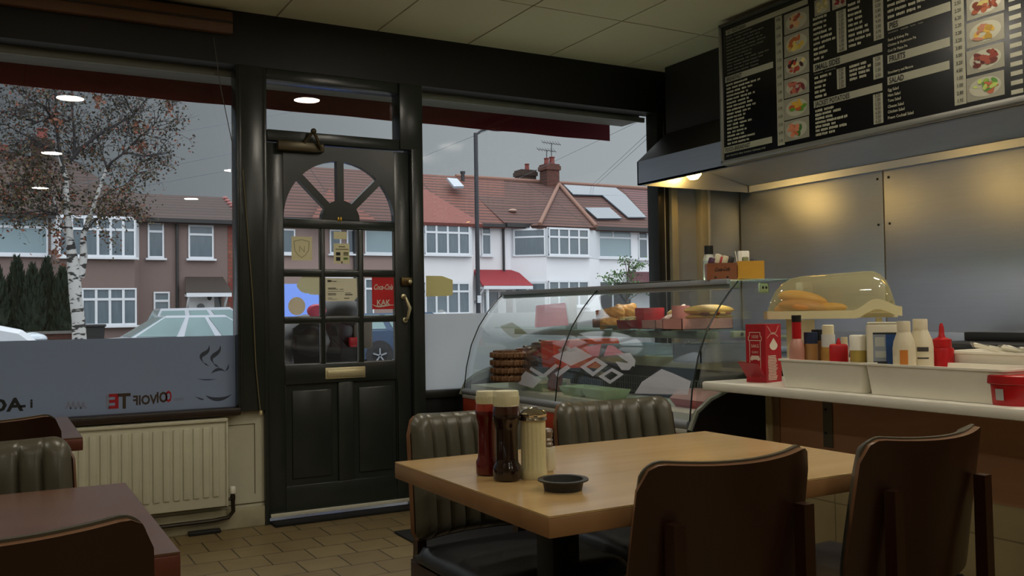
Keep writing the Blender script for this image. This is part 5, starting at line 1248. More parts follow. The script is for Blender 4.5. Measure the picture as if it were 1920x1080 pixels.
# orange sign board in the case
ob = thing('orange_box', 'orange red food carton with pale pink window panels in the case', 'carton', at(1100, 690, 1, 4.0))
yo = 4.02; P = lambda x, y_: at(x, y_, 1, yo)
MB().prism([P(1036, 640), P(1158, 634), P(1172, 672), P(1160, 690), P(1040, 690)], (0, .12, 0)).build('carton_body', mat('orange red card', 'e6481a', .45), ob)
wnd = MB()
for poly in (((1098, 652), (1130, 646), (1124, 668), (1113, 668)), ((1139, 647), (1148, 648), (1168, 670), (1130, 668)), ((1046, 655), (1062, 648), (1094, 668), (1062, 680))): wnd.prism([P(*p)-Vector((0, .002, 0)) for p in poly], (0, .002, 0))
wnd.build('card_window', mat('pale pink panel', 'd3a9ad', .5), ob)
# bowls and boxes on the deck
m_mint = mat('pale mint foam', 'b4c9a4', .6)
for (px, py, yy, lab) in ((918, 742, 4.55, 'pale green foam box on the case deck nearest the window'), (990, 752, 4.12, 'pale green foam box on the case deck below the waffles'), (1050, 757, 3.80, 'pale green foam box on the case deck at the glass seam')):
    c = at(px, py, 2, DK); t = thing('foam_box', lab, 'food box', (2.56, c.y+.09, DK), 0, 'pale foam food boxes'); mb = MB(); x, y = 2.56, c.y+.09*(1)
    for (r1, z1, r2, z2) in ((.06, 0, .078, .045),):
        lo = [(-r1, -r1), (r1, -r1), (r1, r1), (-r1, r1)]; hi = [(-r2, -r2), (r2, -r2), (r2, r2), (-r2, r2)]
        mb.add([(x+a_, y+b_*1.3, DK+z1) for a_, b_ in lo]+[(x+a_, y+b_*1.3, DK+z2) for a_, b_ in hi]+[(x+a_*.93, y+b_*1.2, DK+z2) for a_, b_ in hi]+[(x+a_*.93, y+b_*1.2, DK+.006) for a_, b_ in lo], [(3, 2, 1, 0)]+[(i, (i+1) % 4, (i+1) % 4+4, i+4) for i in range(4)]+[(i+4, (i+1) % 4+4, (i+1) % 4+8, i+8) for i in range(4)]+[(i+8, (i+1) % 4+8, (i+1) % 4+12, i+12) for i in range(4)]+[(12, 13, 14, 15)])
    mb.build('tub', m_mint, t)
c = at(1300, 766, 2, DK); t = thing('clamshell_box', 'pink foam clamshell box on the case deck by the near end panel', 'food box', (c.x+.06, c.y+.02, DK)); x, y = c.x+.06, c.y+.03
def frust(mb, x, y, z0, z1, a0, b0, a1, b1, k=0):
    mb.add([(x-a0, y-b0, z0), (x+a0, y-b0, z0), (x+a0, y+b0, z0), (x-a0, y+b0, z0), (x-a1, y-b1, z1), (x+a1, y-b1, z1), (x+a1, y+b1, z1), (x-a1, y+b1, z1)], [(3, 2, 1, 0), (4, 5, 6, 7), (0, 1, 5, 4), (1, 2, 6, 5), (2, 3, 7, 6), (3, 0, 4, 7)], k)
mb = MB(); frust(mb, x, y, DK, DK+.035, .06, .085, .078, .105); mb.build('tray_half', mat('salmon foam', 'b0585a', .6), t)
mb = MB(); frust(mb, x, y, DK+.036, DK+.075, .078, .105, .052, .075); mb.build('lid_half', mat('pale pink foam', 'd8a8a0', .6), t)
c = at(1080, 728, 2, DK); t = thing('paper_tray', 'shallow clear paper tray lying on the case deck', 'tray', (c.x+.1, c.y, DK)); mb = MB(); frust(mb, c.x+.12, c.y, DK, DK+.02, .1, .16, .12, .19); mb.build('tray_body', mat('pale paper tray', 'aab3a8', .5), t)
# reflections painted as flat shapes on the curved glass
refl = MB()
W_ = lambda *p: gpoly(refl, p, 0)
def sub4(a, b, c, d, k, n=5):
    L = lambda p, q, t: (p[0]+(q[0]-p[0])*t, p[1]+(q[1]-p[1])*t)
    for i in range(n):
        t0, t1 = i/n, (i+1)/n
        gpoly(refl, (L(a, d, t0), L(b, c, t0), L(b, c, t1), L(a, d, t1)), k)
def outline(pts, w, k=0):
    n = len(pts); c = (sum(p[0] for p in pts)/n, sum(p[1] for p in pts)/n)
    inn = [(c[0]+(p[0]-c[0])*w, c[1]+(p[1]-c[1])*w) for p in pts]
    for i in range(n): j = (i+1) % n; sub4(pts[i], pts[j], inn[j], inn[i], k, 1)
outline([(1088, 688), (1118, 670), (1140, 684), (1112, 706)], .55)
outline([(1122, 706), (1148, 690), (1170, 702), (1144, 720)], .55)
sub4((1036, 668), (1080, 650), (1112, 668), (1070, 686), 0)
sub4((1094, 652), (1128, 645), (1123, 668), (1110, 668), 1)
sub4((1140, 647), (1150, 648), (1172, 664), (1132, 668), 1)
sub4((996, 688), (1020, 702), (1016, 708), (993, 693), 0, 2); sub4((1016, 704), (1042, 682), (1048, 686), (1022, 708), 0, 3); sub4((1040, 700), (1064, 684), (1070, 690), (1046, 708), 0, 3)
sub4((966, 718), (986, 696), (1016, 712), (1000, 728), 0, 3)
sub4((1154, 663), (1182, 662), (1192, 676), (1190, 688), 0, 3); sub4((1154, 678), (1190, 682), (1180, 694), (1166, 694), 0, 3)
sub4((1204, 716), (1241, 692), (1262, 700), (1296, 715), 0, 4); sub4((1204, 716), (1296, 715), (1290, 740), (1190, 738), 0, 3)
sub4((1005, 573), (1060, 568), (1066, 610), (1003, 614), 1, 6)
def reflection_mat(name, c, a):
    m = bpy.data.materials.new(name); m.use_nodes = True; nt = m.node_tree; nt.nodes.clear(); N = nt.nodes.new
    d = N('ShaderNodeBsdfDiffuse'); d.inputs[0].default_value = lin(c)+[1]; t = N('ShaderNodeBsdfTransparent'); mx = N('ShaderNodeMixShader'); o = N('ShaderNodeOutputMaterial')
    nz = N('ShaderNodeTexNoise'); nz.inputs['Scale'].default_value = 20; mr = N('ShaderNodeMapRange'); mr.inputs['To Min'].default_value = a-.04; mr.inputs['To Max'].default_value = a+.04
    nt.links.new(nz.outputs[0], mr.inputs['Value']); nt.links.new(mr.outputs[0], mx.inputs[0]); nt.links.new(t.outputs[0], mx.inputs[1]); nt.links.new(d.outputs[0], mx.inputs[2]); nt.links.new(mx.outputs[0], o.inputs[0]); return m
refl.build('painted_reflection', [reflection_mat('painted pale blue reflection', 'e6e9f8', .62), reflection_mat('painted pink reflection', 'f0a6b8', .6)], cs)
# on top of the case
TZ = TG+.006
ty = 2.98
tk = MB(); a = at(1252, 528, 2, TZ); b = at(1330, 527, 2, TZ)
m_ = MB().box(2.72, 2.92, a.y-.32, a.y, TZ, TZ+.008, 0, .002)
t = thing('tray_board', 'thin dark board lying on top of the food case', 'board', (2.8, 3.4, TZ)); MB().box(2.71, 2.93, 3.20, 3.75, TZ, TZ+.009, 0, .002).box(2.715, 2.925, 3.22, 3.74, TZ+.009, TZ+.011, 1).build('board', [m_iron, mat('grey card', '8c8878', .6)], t)
cy = 3.02; P = lambda x, y_: at(x, y_, 1, cy)
ca, cb_ = P(1326, 527), P(1378, 524); zt = P(1350, 494).z
RZ = -.62; wv = (cb_.x-ca.x)*.80; hv = zt-TZ
cr = thing('wooden_crate', 'small wooden crate with drink script holding sachets on the food case', 'crate', (ca.x, cy, TZ), RZ)
m_crate = wood('stained crate wood', '7c4526', '8f5530', .5, 'X', 8); mb = MB(); dv = .10
mb.box(0, wv, 0, .007, 0, hv); mb.box(0, wv, dv-.007, dv, 0, hv); mb.box(0, .007, .007, dv-.007, 0, hv-.004); mb.box(wv-.007, wv, .007, dv-.007, 0, hv-.004); mb.box(.007, wv-.007, .007, dv-.007, 0, .006)
mb.build('box', m_crate, cr, local=True)
tx = MB(); tx.text('Coca-Cola', .024, plane_T((wv/2, -.0008, .038), (1, 0, .06), (0, 0, 1)) @ Matrix(((1, .3, 0, 0), (0, 1, 0, 0), (0, 0, 1, 0), (0, 0, 0, 1))), 0, .0005, 'CENTER', bold=.02, width=.62)
for k in (.28, .68): tx.lathe([(.005, 0), (.005, .0012)], 12, 0, TR(wv*k, 0, .011, rx=PI/2))
tx.build('burnt_script', mat('burnt lettering', '2a160c', .7), cr, local=True)
CRM = rootmat(cr)
def sachet(px, py, c, lab, s=.016):
    q = CRM @ Vector((wv*(px-1326)/52, .05, 0)); zq = P(px, py).z; tt = tag(MB().box(-s, s, -.012, .012, -.03, .014, 0, .005, TR(q.x, q.y, zq, rz=.4+RZ, ry=.3)).build('sachet', mat('sachet '+c, c, .45)), lab, 'sachet'); return tt
sachet(1338, 489, '4a2440', 'purple sachet in the wooden crate'); sachet(1352, 487, 'b0303a', 'red sachet in the wooden crate', .007); sachet(1360, 486, 'cfc4a0', 'cream sachet in the wooden crate', .014); sachet(1370, 488, '2a2428', 'dark sachet in the wooden crate', .012); sachet(1348, 482, 'd8d0b0', 'pale sachet at the back of the wooden crate', .012)
ya = CRM @ Vector((wv+.004, .004, 0)); zt2 = P(1400, 492).z; yw = (P(1423, 522).x-P(1379, 523).x)*.80; yh = zt2-TZ
yc = thing('yellow_box', 'yellow plastic caddy standing on the food case beside the crate', 'box', (ya.x, ya.y, TZ), RZ); m_yel = mat('yellow plastic', 'd09a30', .45); mb = MB(); dv = .085
mb.box(0, yw, 0, .005, 0, yh); mb.box(0, yw, dv-.005, dv, 0, yh); mb.box(0, .005, .005, dv-.005, 0, yh); mb.box(yw-.005, yw, .005, dv-.005, 0, yh); mb.box(.005, yw-.005, .005, dv-.005, 0, .005)
mb.build('caddy', m_yel, yc, local=True)
YCM = rootmat(yc)
def Y_(px, d): 
    q = YCM @ Vector((yw*(px-1379)/44, d, 0)); return q
q = Y_(1392, .058); zz_ = P(1391, 472).z
tag(MB().box(-.024, .024, -.012, .012, .006, zz_-TZ, 0, .006, TR(q.x, q.y, TZ, rz=RZ)).build('napkin_pack', m_white), 'white napkin pack standing in the yellow caddy', 'napkin pack')
q = Y_(1393, .025); zz_ = P(1391, 484).z; tag(MB().lathe([(.012, .006), (.014, zz_-TZ-.004), (.011, zz_-TZ)], 16, 0, TR(q.x, q.y, TZ)).build('olive_pot', mat('olive plastic', '7d7c4e', .5)), 'small olive green pot in the yellow caddy', 'pot')
for k_, (dx_, lab) in enumerate(((.0, 'white stirrer nearest the crate'), (.006, 'white stirrer with a dark tip'), (.013, 'white stirrer against the napkin pack'))):
    q = Y_(1383+k_*2, .018); q2 = Y_(1376+k_*5, .016); tag(MB().tube([(q.x, q.y, TZ+.007), (q2.x, q2.y, P(1377, 473).z)], .0022, 6).build('stirrer', m_white), lab, 'stirrer', 'stirrers in the yellow caddy')
q = Y_(1408, .045); zz_ = P(1404, 488).z; tag(MB().lathe([(.012, .006), (.018, .02), (.018, zz_-TZ-.01), (.012, zz_-TZ)], 16, 0, TR(q.x, q.y, TZ)).build('dark_pot', m_iron), 'black rounded pot at the back of the yellow caddy', 'pot')
by = cy+.17; q = at(1330, 527, 1, by); zb2 = at(1330, 461, 1, by).z
t = thing('label_bottle', 'white labelled bottle with a black cap behind the wooden crate', 'bottle', (q.x, by, TZ)); hh = zb2-TZ
MB().lathe([(.024, 0), (.026, .005), (.026, hh*.62), (.022, hh*.7), (.018, hh*.76)], 22, 0, TR(q.x, by, TZ)).build('bottle_body', mat('grey white bottle', 'b9b9ae', .35), t)
MB().lathe([(.0265, hh*.12), (.0265, hh*.58)], 22, 0, TR(q.x, by, TZ), cap=False).build('paper_label', mat('printed label', '8d9089', .6, var=.4, scale=90), t)
MB().lathe([(.019, hh*.76), (.02, hh*.78), (.02, hh), (0, hh)], 22, 0, TR(q.x, by, TZ)).build('cap', m_iron, t)

# ================================================================== ON THE WHITE SHELF
# red dispenser carton
f0, f1, f2 = at(1400, 716, 2, SZ), at(1437, 718, 2, SZ), at(1474, 712, 2, SZ)
hz = at(1437, 608, 1, f1.y).z
rb_ = thing('dispenser_box', 'red card dispenser box with white line drawings at the far end of the shelf', 'box', (f1.x, f1.y, SZ))
ux = (f0-f1); wx = ux.length; ux = ux.normalized(); uy = Vector((-ux.y, ux.x, 0)); uy = uy if uy.dot(Vector((1, 0, 0))) > 0 else -uy
dp = .105
Pq = lambda a_, b_, z: f1+ux*a_+uy*b_+Vector((0, 0, z-SZ))
c1_ = [Pq(0, 0, SZ), Pq(wx, 0, SZ), Pq(wx, dp, SZ), Pq(0, dp, SZ)]
MB().prism(c1_, (0, 0, hz-SZ)).build('carton_body', m_red, rb_)
fp = MB(); zf0 = SZ+.022; zf1 = SZ+.078
fp.prism([Pq(.0, -.003, zf0), Pq(wx, -.003, zf0), Pq(wx+.0, -.055, zf1), Pq(-.0, -.055, zf1-.004)], (0, 0, .0025))
fp.build('open_flap', mat('red flap card', '9c1a26', .45), rb_)
# white drawings; face A faces the window side (-uy), face B the room
FA = plane_T(f1+ux*wx-uy*.0006, -ux, (0, 0, 1)); bd_ = -ux
prn = MB()
def onA(a_, b_): return f1+ux*(wx-a_)-uy*.0008+Vector((0, 0, b_))
def lineA(pts, w=.0012, on=onA):
    for p, q in zip(pts[:-1], pts[1:]):
        d = Vector((q[0]-p[0], q[1]-p[1])).normalized(); n_ = Vector((-d.y, d.x))*w
        prn.add([on(p[0]+n_.x, p[1]+n_.y), on(q[0]+n_.x, q[1]+n_.y), on(q[0]-n_.x, q[1]-n_.y), on(p[0]-n_.x, p[1]-n_.y)], [(0, 1, 2, 3)])
hA = hz-SZ; k_ = wx
lineA([(k_*.2, .02), (k_*.2, hA*.70), (k_*.14, hA*.73), (k_*.14, hA*.78), (k_*.2, hA*.8), (k_*.2, hA*.86), (k_*.74, hA*.86), (k_*.74, hA*.8), (k_*.8, hA*.78), (k_*.8, hA*.73), (k_*.74, hA*.70), (k_*.74, .02)])
lineA([(k_*.2, hA*.72), (k_*.74, hA*.72)])
FT = lambda a_, b_: plane_T(onA(a_, b_), -ux, (0, 0, 1))
prn.text('1030', .017, FT(k_*.47, hA*.76), 0, 0, 'CENTER', width=.9); prn.text('SAKG', .017, FT(k_*.47, hA*.6), 0, 0, 'CENTER', width=.8); prn.text('GUIRO', .012, FT(k_*.47, hA*.5), 0, 0, 'CENTER', width=.8)
prn.add([onA(k_*.22, hA*.40), onA(k_*.28, hA*.46), onA(k_*.66, hA*.46), onA(k_*.72, hA*.40), onA(k_*.66, hA*.37), onA(k_*.55, hA*.39), onA(k_*.4, hA*.39), onA(k_*.28, hA*.37)], [tuple(range(8))])
def onB(a_, b_): return f1+uy*a_-ux*.0008+Vector((0, 0, b_))
n = 20
prn.add([onB(dp*.5+dp*.26*math.sin(2*PI*i/n)*(1 if math.cos(2*PI*i/n) < 0 else 1-.8*math.cos(2*PI*i/n)), hA*.64+hA*(.12*math.cos(2*PI*i/n) if math.cos(2*PI*i/n) > 0 else .09*math.cos(2*PI*i/n))) for i in range(n)], [tuple(range(n))])
lineA([(dp*.12, hA*.97), (dp*.36, hA*.85), (dp*.66, hA*.85), (dp*.84, hA*.97)], .001, onB); lineA([(dp*.1, hA*.76), (dp*.3, hA*.83), (dp*.6, hA*.83), (dp*.8, hA*.78)], .001, onB)
for i in range(16):
    zz = hA*(.46-.027*i); a1 = dp*(.12+.04*random.random()); b1 = dp*(.62+.12*random.random())
    prn.add([onB(a1, zz), onB(b1, zz), onB(b1, zz-hA*.014), onB(a1, zz-hA*.014)], [(0, 1, 2, 3)])
prn.build('white_printing', mat('white print on red', 'd9cdb8', .6), rb_)
pb3 = MB(); c = at(1488, 670, 1, 2.62); tag(MB().box(c.x+.02, c.x+.10, 2.60, 2.62, SZ, at(1490, 600, 1, 2.61).z, 0, .002).build('cream_carton', mat('cream carton board', 'cfc6aa', .6)), 'flat cream carton standing behind the red dispenser box', 'carton')
# trays
def basin(name, lab, p0, p1, dep, h, m=None, grp='white plastic trays', wall=.004, tap=.01):
    """p0,p1 front bottom corners on the shelf, depth away from the room"""
    a = Vector(p0); b = Vector(p1); d = (b-a); L = d.length; u = d.normalized(); v = Vector((-u.y, u.x, 0)); v = v if v.x > 0 else -v
    t = thing(name, lab, 'tray', (a+b)/2+v*dep/2, 0, grp); mb = MB()
    def ring(o, z): return [a-u*o-v*o+Vector((0, 0, z)), b+u*o-v*o+Vector((0, 0, z)), b+u*o+v*(dep+o)+Vector((0, 0, z)), a-u*o+v*(dep+o)+Vector((0, 0, z))]
    def rr(o, z):
        r = ring(o, z); out = []; rad = .02
        for i in range(4):
            p = r[i]; pr_ = (r[i-1]-p).normalized(); nx_ = (r[(i+1) % 4]-p).normalized()
            for k in range(5): a_ = PI/2*k/4; out.append(p+pr_*rad*(1-math.sin(a_))+nx_*rad*(1-math.cos(a_)))
        return out
    R_ = [rr(0, .001), rr(tap, h-.008), rr(tap+.006, h-.006), rr(tap+.006, h), rr(tap-wall, h), rr(-wall, .006)]
    vs = [p for r in R_ for p in r]; fs = [tuple(range(20))[::-1]]
    for j in range(len(R_)-1):
        for i in range(20): fs.append((j*20+i, j*20+(i+1) % 20, (j+1)*20+(i+1) % 20, (j+1)*20+i))
    fs.append(tuple((len(R_)-1)*20+i for i in range(20)))
    mb.add(vs, fs, 0, True); mb.build('basin', m or m_white, t, shade=35); return t
T1a, T1b = at(1468, 727, 0, 2.44), at(1618, 731, 0, 2.44)
T2a, T2b = at(1626, 733, 0, 2.44), at(1884, 764, 0, 2.44)
ux1 = 2.44
basin('plastic_tray', 'white plastic tray of sauces beside the red dispenser box', (ux1, T1a.y, SZ), (ux1, T1b.y, SZ), .2, .10)
ux2 = 2.44
basin('plastic_tray', 'long white plastic tray in front of the white jugs', (ux2, T2a.y-.008, SZ), (ux2-.0, T2b.y, SZ), .17, .10)
basin('plastic_tray', 'white plastic tray of wrapped cutlery at the back of the shelf', (2.66, 1.90, SZ), (2.66, 1.60, SZ), .2, .135)
# bottles
def itm(px, x): return at(px, 680, 0, x)
def zof(px, py, x): return at(px, py, 0, x).z
BX = ux1+.06
B0 = SZ+.007
def bottle(name, lab, px, pyt, x, prof, mats, cat='bottle', sx=1, sy=1):
    """prof: list of (part name, [(r, zfrac)], material); heights are fractions"""
    q = at(px, 680, 0, x); H = zof(px, pyt, x)-B0; t = thing(name, lab, cat, (q.x, q.y, B0))
    for nm, pr, m in prof:
        MB().lathe([(r, f*H) for r, f in pr], 22, 0, TR(q.x, q.y, B0), sx=sx, sy=sy).build(nm, m, t)
    return t, q, H
m_psauce = mat('pink sauce', 'b98474', .3, coat=.5)
bottle('sauce_bottle', 'pink sauce bottle with a red neck and black cap in the sauce tray', 1495, 591, BX+.0, [('bottle_body', [(.024, 0), (.0265, .03), (.0265, .52), (.021, .62), (.0145, .66)], m_psauce), ('red_neck', [(.0155, .66), (.016, .68), (.0165, .90)], m_redpl), ('cap', [(.0165, .90), (.017, 1), (0, 1)], m_iron)], None)
bottle('spice_jar', 'small amber jar with a blue lid in the sauce tray', 1521, 623, BX+.045, [('jar', [(.022, 0), (.0245, .05), (.0245, .78)], mat('amber seasoning', 'a07a4a', .25, coat=.6, var=.3, scale=20)), ('lid', [(.0235, .78), (.0235, 1), (0, 1)], mat('navy lid', '1d2c48', .4))], None, 'jar')
bottle('spice_jar', 'jar with a wide black lid behind the blue lidded jar', 1536, 618, BX+.11, [('jar', [(.022, 0), (.024, .05), (.024, .8)], mat('brown seasoning', '8a6440', .25, coat=.6, var=.3, scale=20)), ('lid', [(.025, .8), (.025, 1), (0, 1)], mat('black jar lid', '17181d', .4))], None, 'jar')
bottle('sauce_bottle', 'clear brown sauce bottle with a cream cap and white collar in the sauce tray', 1554, 609, BX+.07, [('bottle_body', [(.024, 0), (.027, .03), (.027, .55), (.0225, .64)], mat('honey brown sauce', 'a8803e', .2, coat=.6, var=.35, scale=25)), ('collar_label', [(.023, .62), (.023, .84)], mat('white collar label', 'c9cbc6', .6)), ('cap', [(.020, .84), (.020, .985), (.017, 1), (0, 1)], m_cap)], None)
q = at(1573, 680, 0, BX-.005); H = zof(1573, 645, BX-.005)-B0
t = thing('squeeze_bottle', 'square red squeeze bottle with a pointed nozzle in the sauce tray', 'bottle', (q.x, q.y, B0))
MB().box(-.030, .030, -.024, .024, B0, B0+H, 0, .008, TR(q.x, q.y, 0, rz=-.84)).build('bottle_body', m_redpl, t); MB().lathe([(.008, H), (.0075, H+.006), (.003, H+.02), (0, H+.021)], 14, 0, TR(q.x, q.y, B0)).build('nozzle', m_redpl, t)
bottle('sauce_bottle', 'pale bottle with a cream cap behind the red squeeze bottle', 1584, 632, BX+.06, [('bottle_body', [(.013, 0), (.014, .05), (.014, .8)], mat('pale cream bottle', 'c8b690', .4)), ('cap', [(.011, .8), (.011, 1), (0, 1)], m_cap)], None)
bottle('sauce_tub', 'yellow sauce tub with a white lid at the end of the sauce tray', 1610, 628, BX-.005, [('tub', [(.022, 0), (.024, .05), (.0265, .72)], mat('yellow sauce tub', 'b8a050', .3, coat=.5, var=.12, scale=20)), ('lid', [(.0275, .72), (.028, .97), (.025, 1), (0, 1)], m_white)], None, 'tub')
q = at(1511, 676, 0, BX-.03); tag(MB().lathe([(.010, 0), (.011, .022), (.009, .026), (0, .026)], 16, 0, TR(q.x, q.y, B0)).build('small_jar', mat('tiny clear jar', '9a9a8c', .2, coat=.6)), 'tiny clear jar at the front of the sauce tray', 'jar')
q = at(1524, 660, 0, BX+.0); tag(MB().lathe([(.019, 0), (.021, .045), (0, .047)], 18, 0, TR(q.x, q.y-.008, B0)).build('red_tub', mat('orange red tub', 'a83018', .4)), 'small orange red tub in the sauce tray below the blue lidded jar', 'tub')
q = at(1626, 680, 0, BX+.05); tag(MB().box(q.x-.012, q.x+.012, q.y-.012, q.y+.004, SZ, zof(1626, 637, BX+.05)).build('red_carton', m_red), 'slim red carton wedged between the two white trays', 'carton')
# white jug with blue label, turned to face the room
JX = ux2+.085
q0 = at(1656, 680, 0, JX); H = zof(1656, 604, JX)-B0; jw = .050
t = thing('white_jug', 'square white sauce jug with a blue label in the long tray', 'jug', (q0.x, q0.y, B0), -.84)
MB().box(-jw, jw, -.03, .03, 0, H-.006, 0, .008).box(-jw+.004, jw-.004, -.026, .026, H-.006, H, 0, .002).build('jug_body', mat('milky white plastic', 'd6cfb8', .4), t, local=True)
lb = MB(); fx = lambda px: -jw+2*jw*(px-1630)/52; fz = lambda py: H*(678-py)/74
def lq(x0, y0_, x1, y1_, k, o=0): lb.box(fx(x0), fx(x1), -.0308-o, -.030, fz(y1_), fz(y0_), k)
lq(1640, 616, 1660, 653, 1); lq(1660, 617, 1677, 652, 0); lq(1643, 620, 1658, 630, 2, .0004); lq(1643, 635, 1660, 642, 2, .0004); lq(1640, 615, 1677, 617, 3, .0004); lq(1640, 646, 1662, 653, 3, .0004); lq(1644, 656, 1671, 661, 3); lq(1650, 672, 1670, 675, 3)
lb.build('label', [mat('blue label print', '234a86', .5), mat('grey label print', '8a93a0', .5), mat('pale label print', 'b0b4ae', .5), mat('dark label print', '24262e', .5)], t, local=True)
KX = JX-.012; m_mw = mat('ivory bottle plastic', 'd9cfb2', .35)
def round_bottle(lab, px, pyt, X_, r, arcs):
    q = at(px, 680, 0, X_); H = zof(px, pyt, X_)-B0
    t = thing('white_bottle', lab, 'bottle', (q.x, q.y, B0))
    MB().lathe([(r*.92, 0), (r, .01), (r, H*.62), (r*.9, H*.72), (r*.56, H*.86), (r*.5, H*.88)], 26, 0, TR(q.x, q.y, B0), sx=.85).build('bottle_body', m_mw, t)
    MB().lathe([(r*.58, H*.85), (r*.58, H*.98), (r*.54, H), (0, H)], 22, 0, TR(q.x, q.y, B0), sx=.9).build('cap', m_mw, t)
    lb = MB(); R_ = r*1.018
    for a0, a1, z0, z1, k in arcs:
        n = 6
        for i in range(n):
            p, e = a0+(a1-a0)*i/n, a0+(a1-a0)*(i+1)/n
            lb.add([(q.x-R_*.86*math.cos(p), q.y-R_*math.sin(p), B0+z0*H), (q.x-R_*.86*math.cos(e), q.y-R_*math.sin(e), B0+z0*H), (q.x-R_*.86*math.cos(e), q.y-R_*math.sin(e), B0+z1*H), (q.x-R_*.86*math.cos(p), q.y-R_*math.sin(p), B0+z1*H)], [(0, 1, 2, 3)], k)
    lb.build('label', [mat('orange label print', 'c87a2e', .5), mat('pale orange print', 'd09860', .5), mat('dark grey print', '3c3a3a', .5)], t)
round_bottle('rounded white sauce bottle with an orange label in the long tray', 1696, 602, KX-.01, .036, ((.2, .9, .40, .60, 0), (.2, 1.2, .20, .30, 1), (.2, 1.2, .345, .36, 2)))
round_bottle('bigger rounded white bottle with dark lettering behind the orange labelled one', 1727, 598, KX+.05, .040, ((.3, 1.2, .56, .62, 2), (.3, 1.2, .46, .48, 2), (.4, 1.2, .20, .26, 2)))
q = at(1766, 650, 0, KX+.12); zt3 = zof(1766, 606, KX+.12); t = thing('squeeze_bottle', 'red squeeze bottle with a stepped nozzle behind the cutlery tray', 'bottle', (q.x, q.y, SZ)); H = zt3-SZ
MB().lathe([(.034, 0), (.036, .01), (.036, H*.62), (.034, H*.65)], 24, 0, TR(q.x, q.y, SZ)).build('bottle_body', m_redpl, t)
MB().lathe([(.029, H*.65), (.029, H*.77), (.012, H*.80), (.0085, H*.84), (.0075, H*.94), (.004, H), (0, H)], 22, 0, TR(q.x, q.y, SZ)).build('nozzle', m_redpl, t)
# cutlery packets
rn = random.Random(3)
m_foil = glass('clear cutlery wrap', (.9, .9, .88), .1, .5)
for i in range(9):
    t = thing('cutlery_packet', 'clear wrapped white plastic cutlery packet heaped in the back tray', 'cutlery', (0, 0, 0), 0, 'wrapped cutlery packets')
    T = TR(2.76+.012*(i % 4)+rn.uniform(-.02, .02), 1.62+.022*i, SZ+.125+.006*(i % 3), rz=PI/2+rn.uniform(-.4, .4), ry=rn.uniform(-.35, -.1), rx=rn.uniform(-.6, .6))
    o = MB().box(-.075, .075, -.016, .016, -.004, .004, 0, .003, T).build('wrapper', m_foil, t)
    for s in (-1, 1): MB().tube([T @ Vector((-.065, s*.006, 0)), T @ Vector((.02, s*.006, .001)), T @ Vector((.065, s*.008, 0))], .003, 6, rs=[.0022, .0028, .0052]).build('fork' if s > 0 else 'knife', m_white, t)
    t.location = (0, 0, 0)
# red tub at the frame edge
rx_ = CX0+.10; yq = at(1908, 752, 0, rx_).y; ztu = at(1890, 704, 0, rx_-.07).z; rt = .078
t = thing('red_tub', 'red plastic sweet tub with a small white label at the near end of the shelf', 'tub', (rx_, yq, SZ)); T = TR(rx_, yq, SZ); H = ztu-SZ
MB().lathe([(rt*.88, 0), (rt*.9, .004), (rt*.98, H*.74)], 32, 0, T).build('tub_body', m_redpl, t)
MB().lathe([(rt*1.02, H*.70), (rt*1.04, H*.72), (rt*1.04, H*.97), (rt*.98, H), (0, H)], 32, 0, T).build('lid', m_redpl, t)
lb = MB(); ca_ = math.atan2(-yq, -rx_)-.62
for i in range(6):
    p, e = ca_-.16+.32*i/6, ca_-.16+.32*(i+1)/6; R_ = rt*.955
    lb.add([(rx_+R_*math.cos(p), yq+R_*math.sin(p), SZ+H*.18), (rx_+R_*math.cos(e), yq+R_*math.sin(e), SZ+H*.18), (rx_+(R_+.003)*math.cos(e), yq+(R_+.003)*math.sin(e), SZ+H*.55), (rx_+(R_+.003)*math.cos(p), yq+(R_+.003)*math.sin(p), SZ+H*.55)], [(0, 1, 2, 3)])
lb.build('label', mat('small grey white label', 'b9b6b4', .6), t)
# roll-top bread display, turned to face the room
AZ = math.radians(48.5); BU = Vector((math.cos(AZ), -math.sin(AZ), 0)); BV = Vector((math.sin(AZ), math.cos(AZ), 0)); BC = Vector((2.78, 2.46, 0))
def atv(px, py, off=0):
    d = FW*FPX+RT*(px-960)-UP*(py-540); t = ((BC-CAM).dot(BV)+off)/d.dot(BV); return CAM+d*t
BP0 = atv(1432, 597); BL = (atv(1692, 590)-BP0).dot(BU); BP0.z = 0; dpt = .27
def LX(px, off=0): return (atv(px, 590, off)-BP0).dot(BU)
zb0 = atv(1520, 598).z; zb1 = atv(1520, 583).z; zpk = atv(1650, 560).z-zb1
bt_ = thing('bread_display', 'roll top bread display with a clear hood and cream curved base', 'bread display', (BP0.x, BP0.y, zb0), -AZ)
bl_ = lambda mb, nm, m, **k: mb.build(nm, m, bt_, local=True, **k)
m_ivory = mat('ivory display plastic', 'd6cda2', .4, var=.04)
def bump_(x):
    s0, s1 = LX(1598), LX(1692)
    if x < s0: return 0
    f = (x-s0)/(s1-s0); return zpk*(.5-.5*math.cos(2*PI*f)) if f < .5 else zpk*.72*(.5-.5*math.cos(2*PI*f))+zpk*.28
mb = MB(); n = 48; hb_0 = zb1-zb0
for i in range(n):
    xa, xb = BL*i/n, BL*(i+1)/n; ta, tb = hb_0+bump_(xa), hb_0+bump_(xb); ba, bb2 = max(0, bump_(xa)-.004)*.9, max(0, bump_(xb)-.004)*.9
    mb.prism([(xa, 0, ta), (xb, 0, tb), (xb, 0, bb2), (xa, 0, ba)], (0, .016, 0)); mb.prism([(xa, dpt-.016, hb_0), (xb, dpt-.016, hb_0), (xb, dpt-.016, 0), (xa, dpt-.016, 0)], (0, .016, 0))
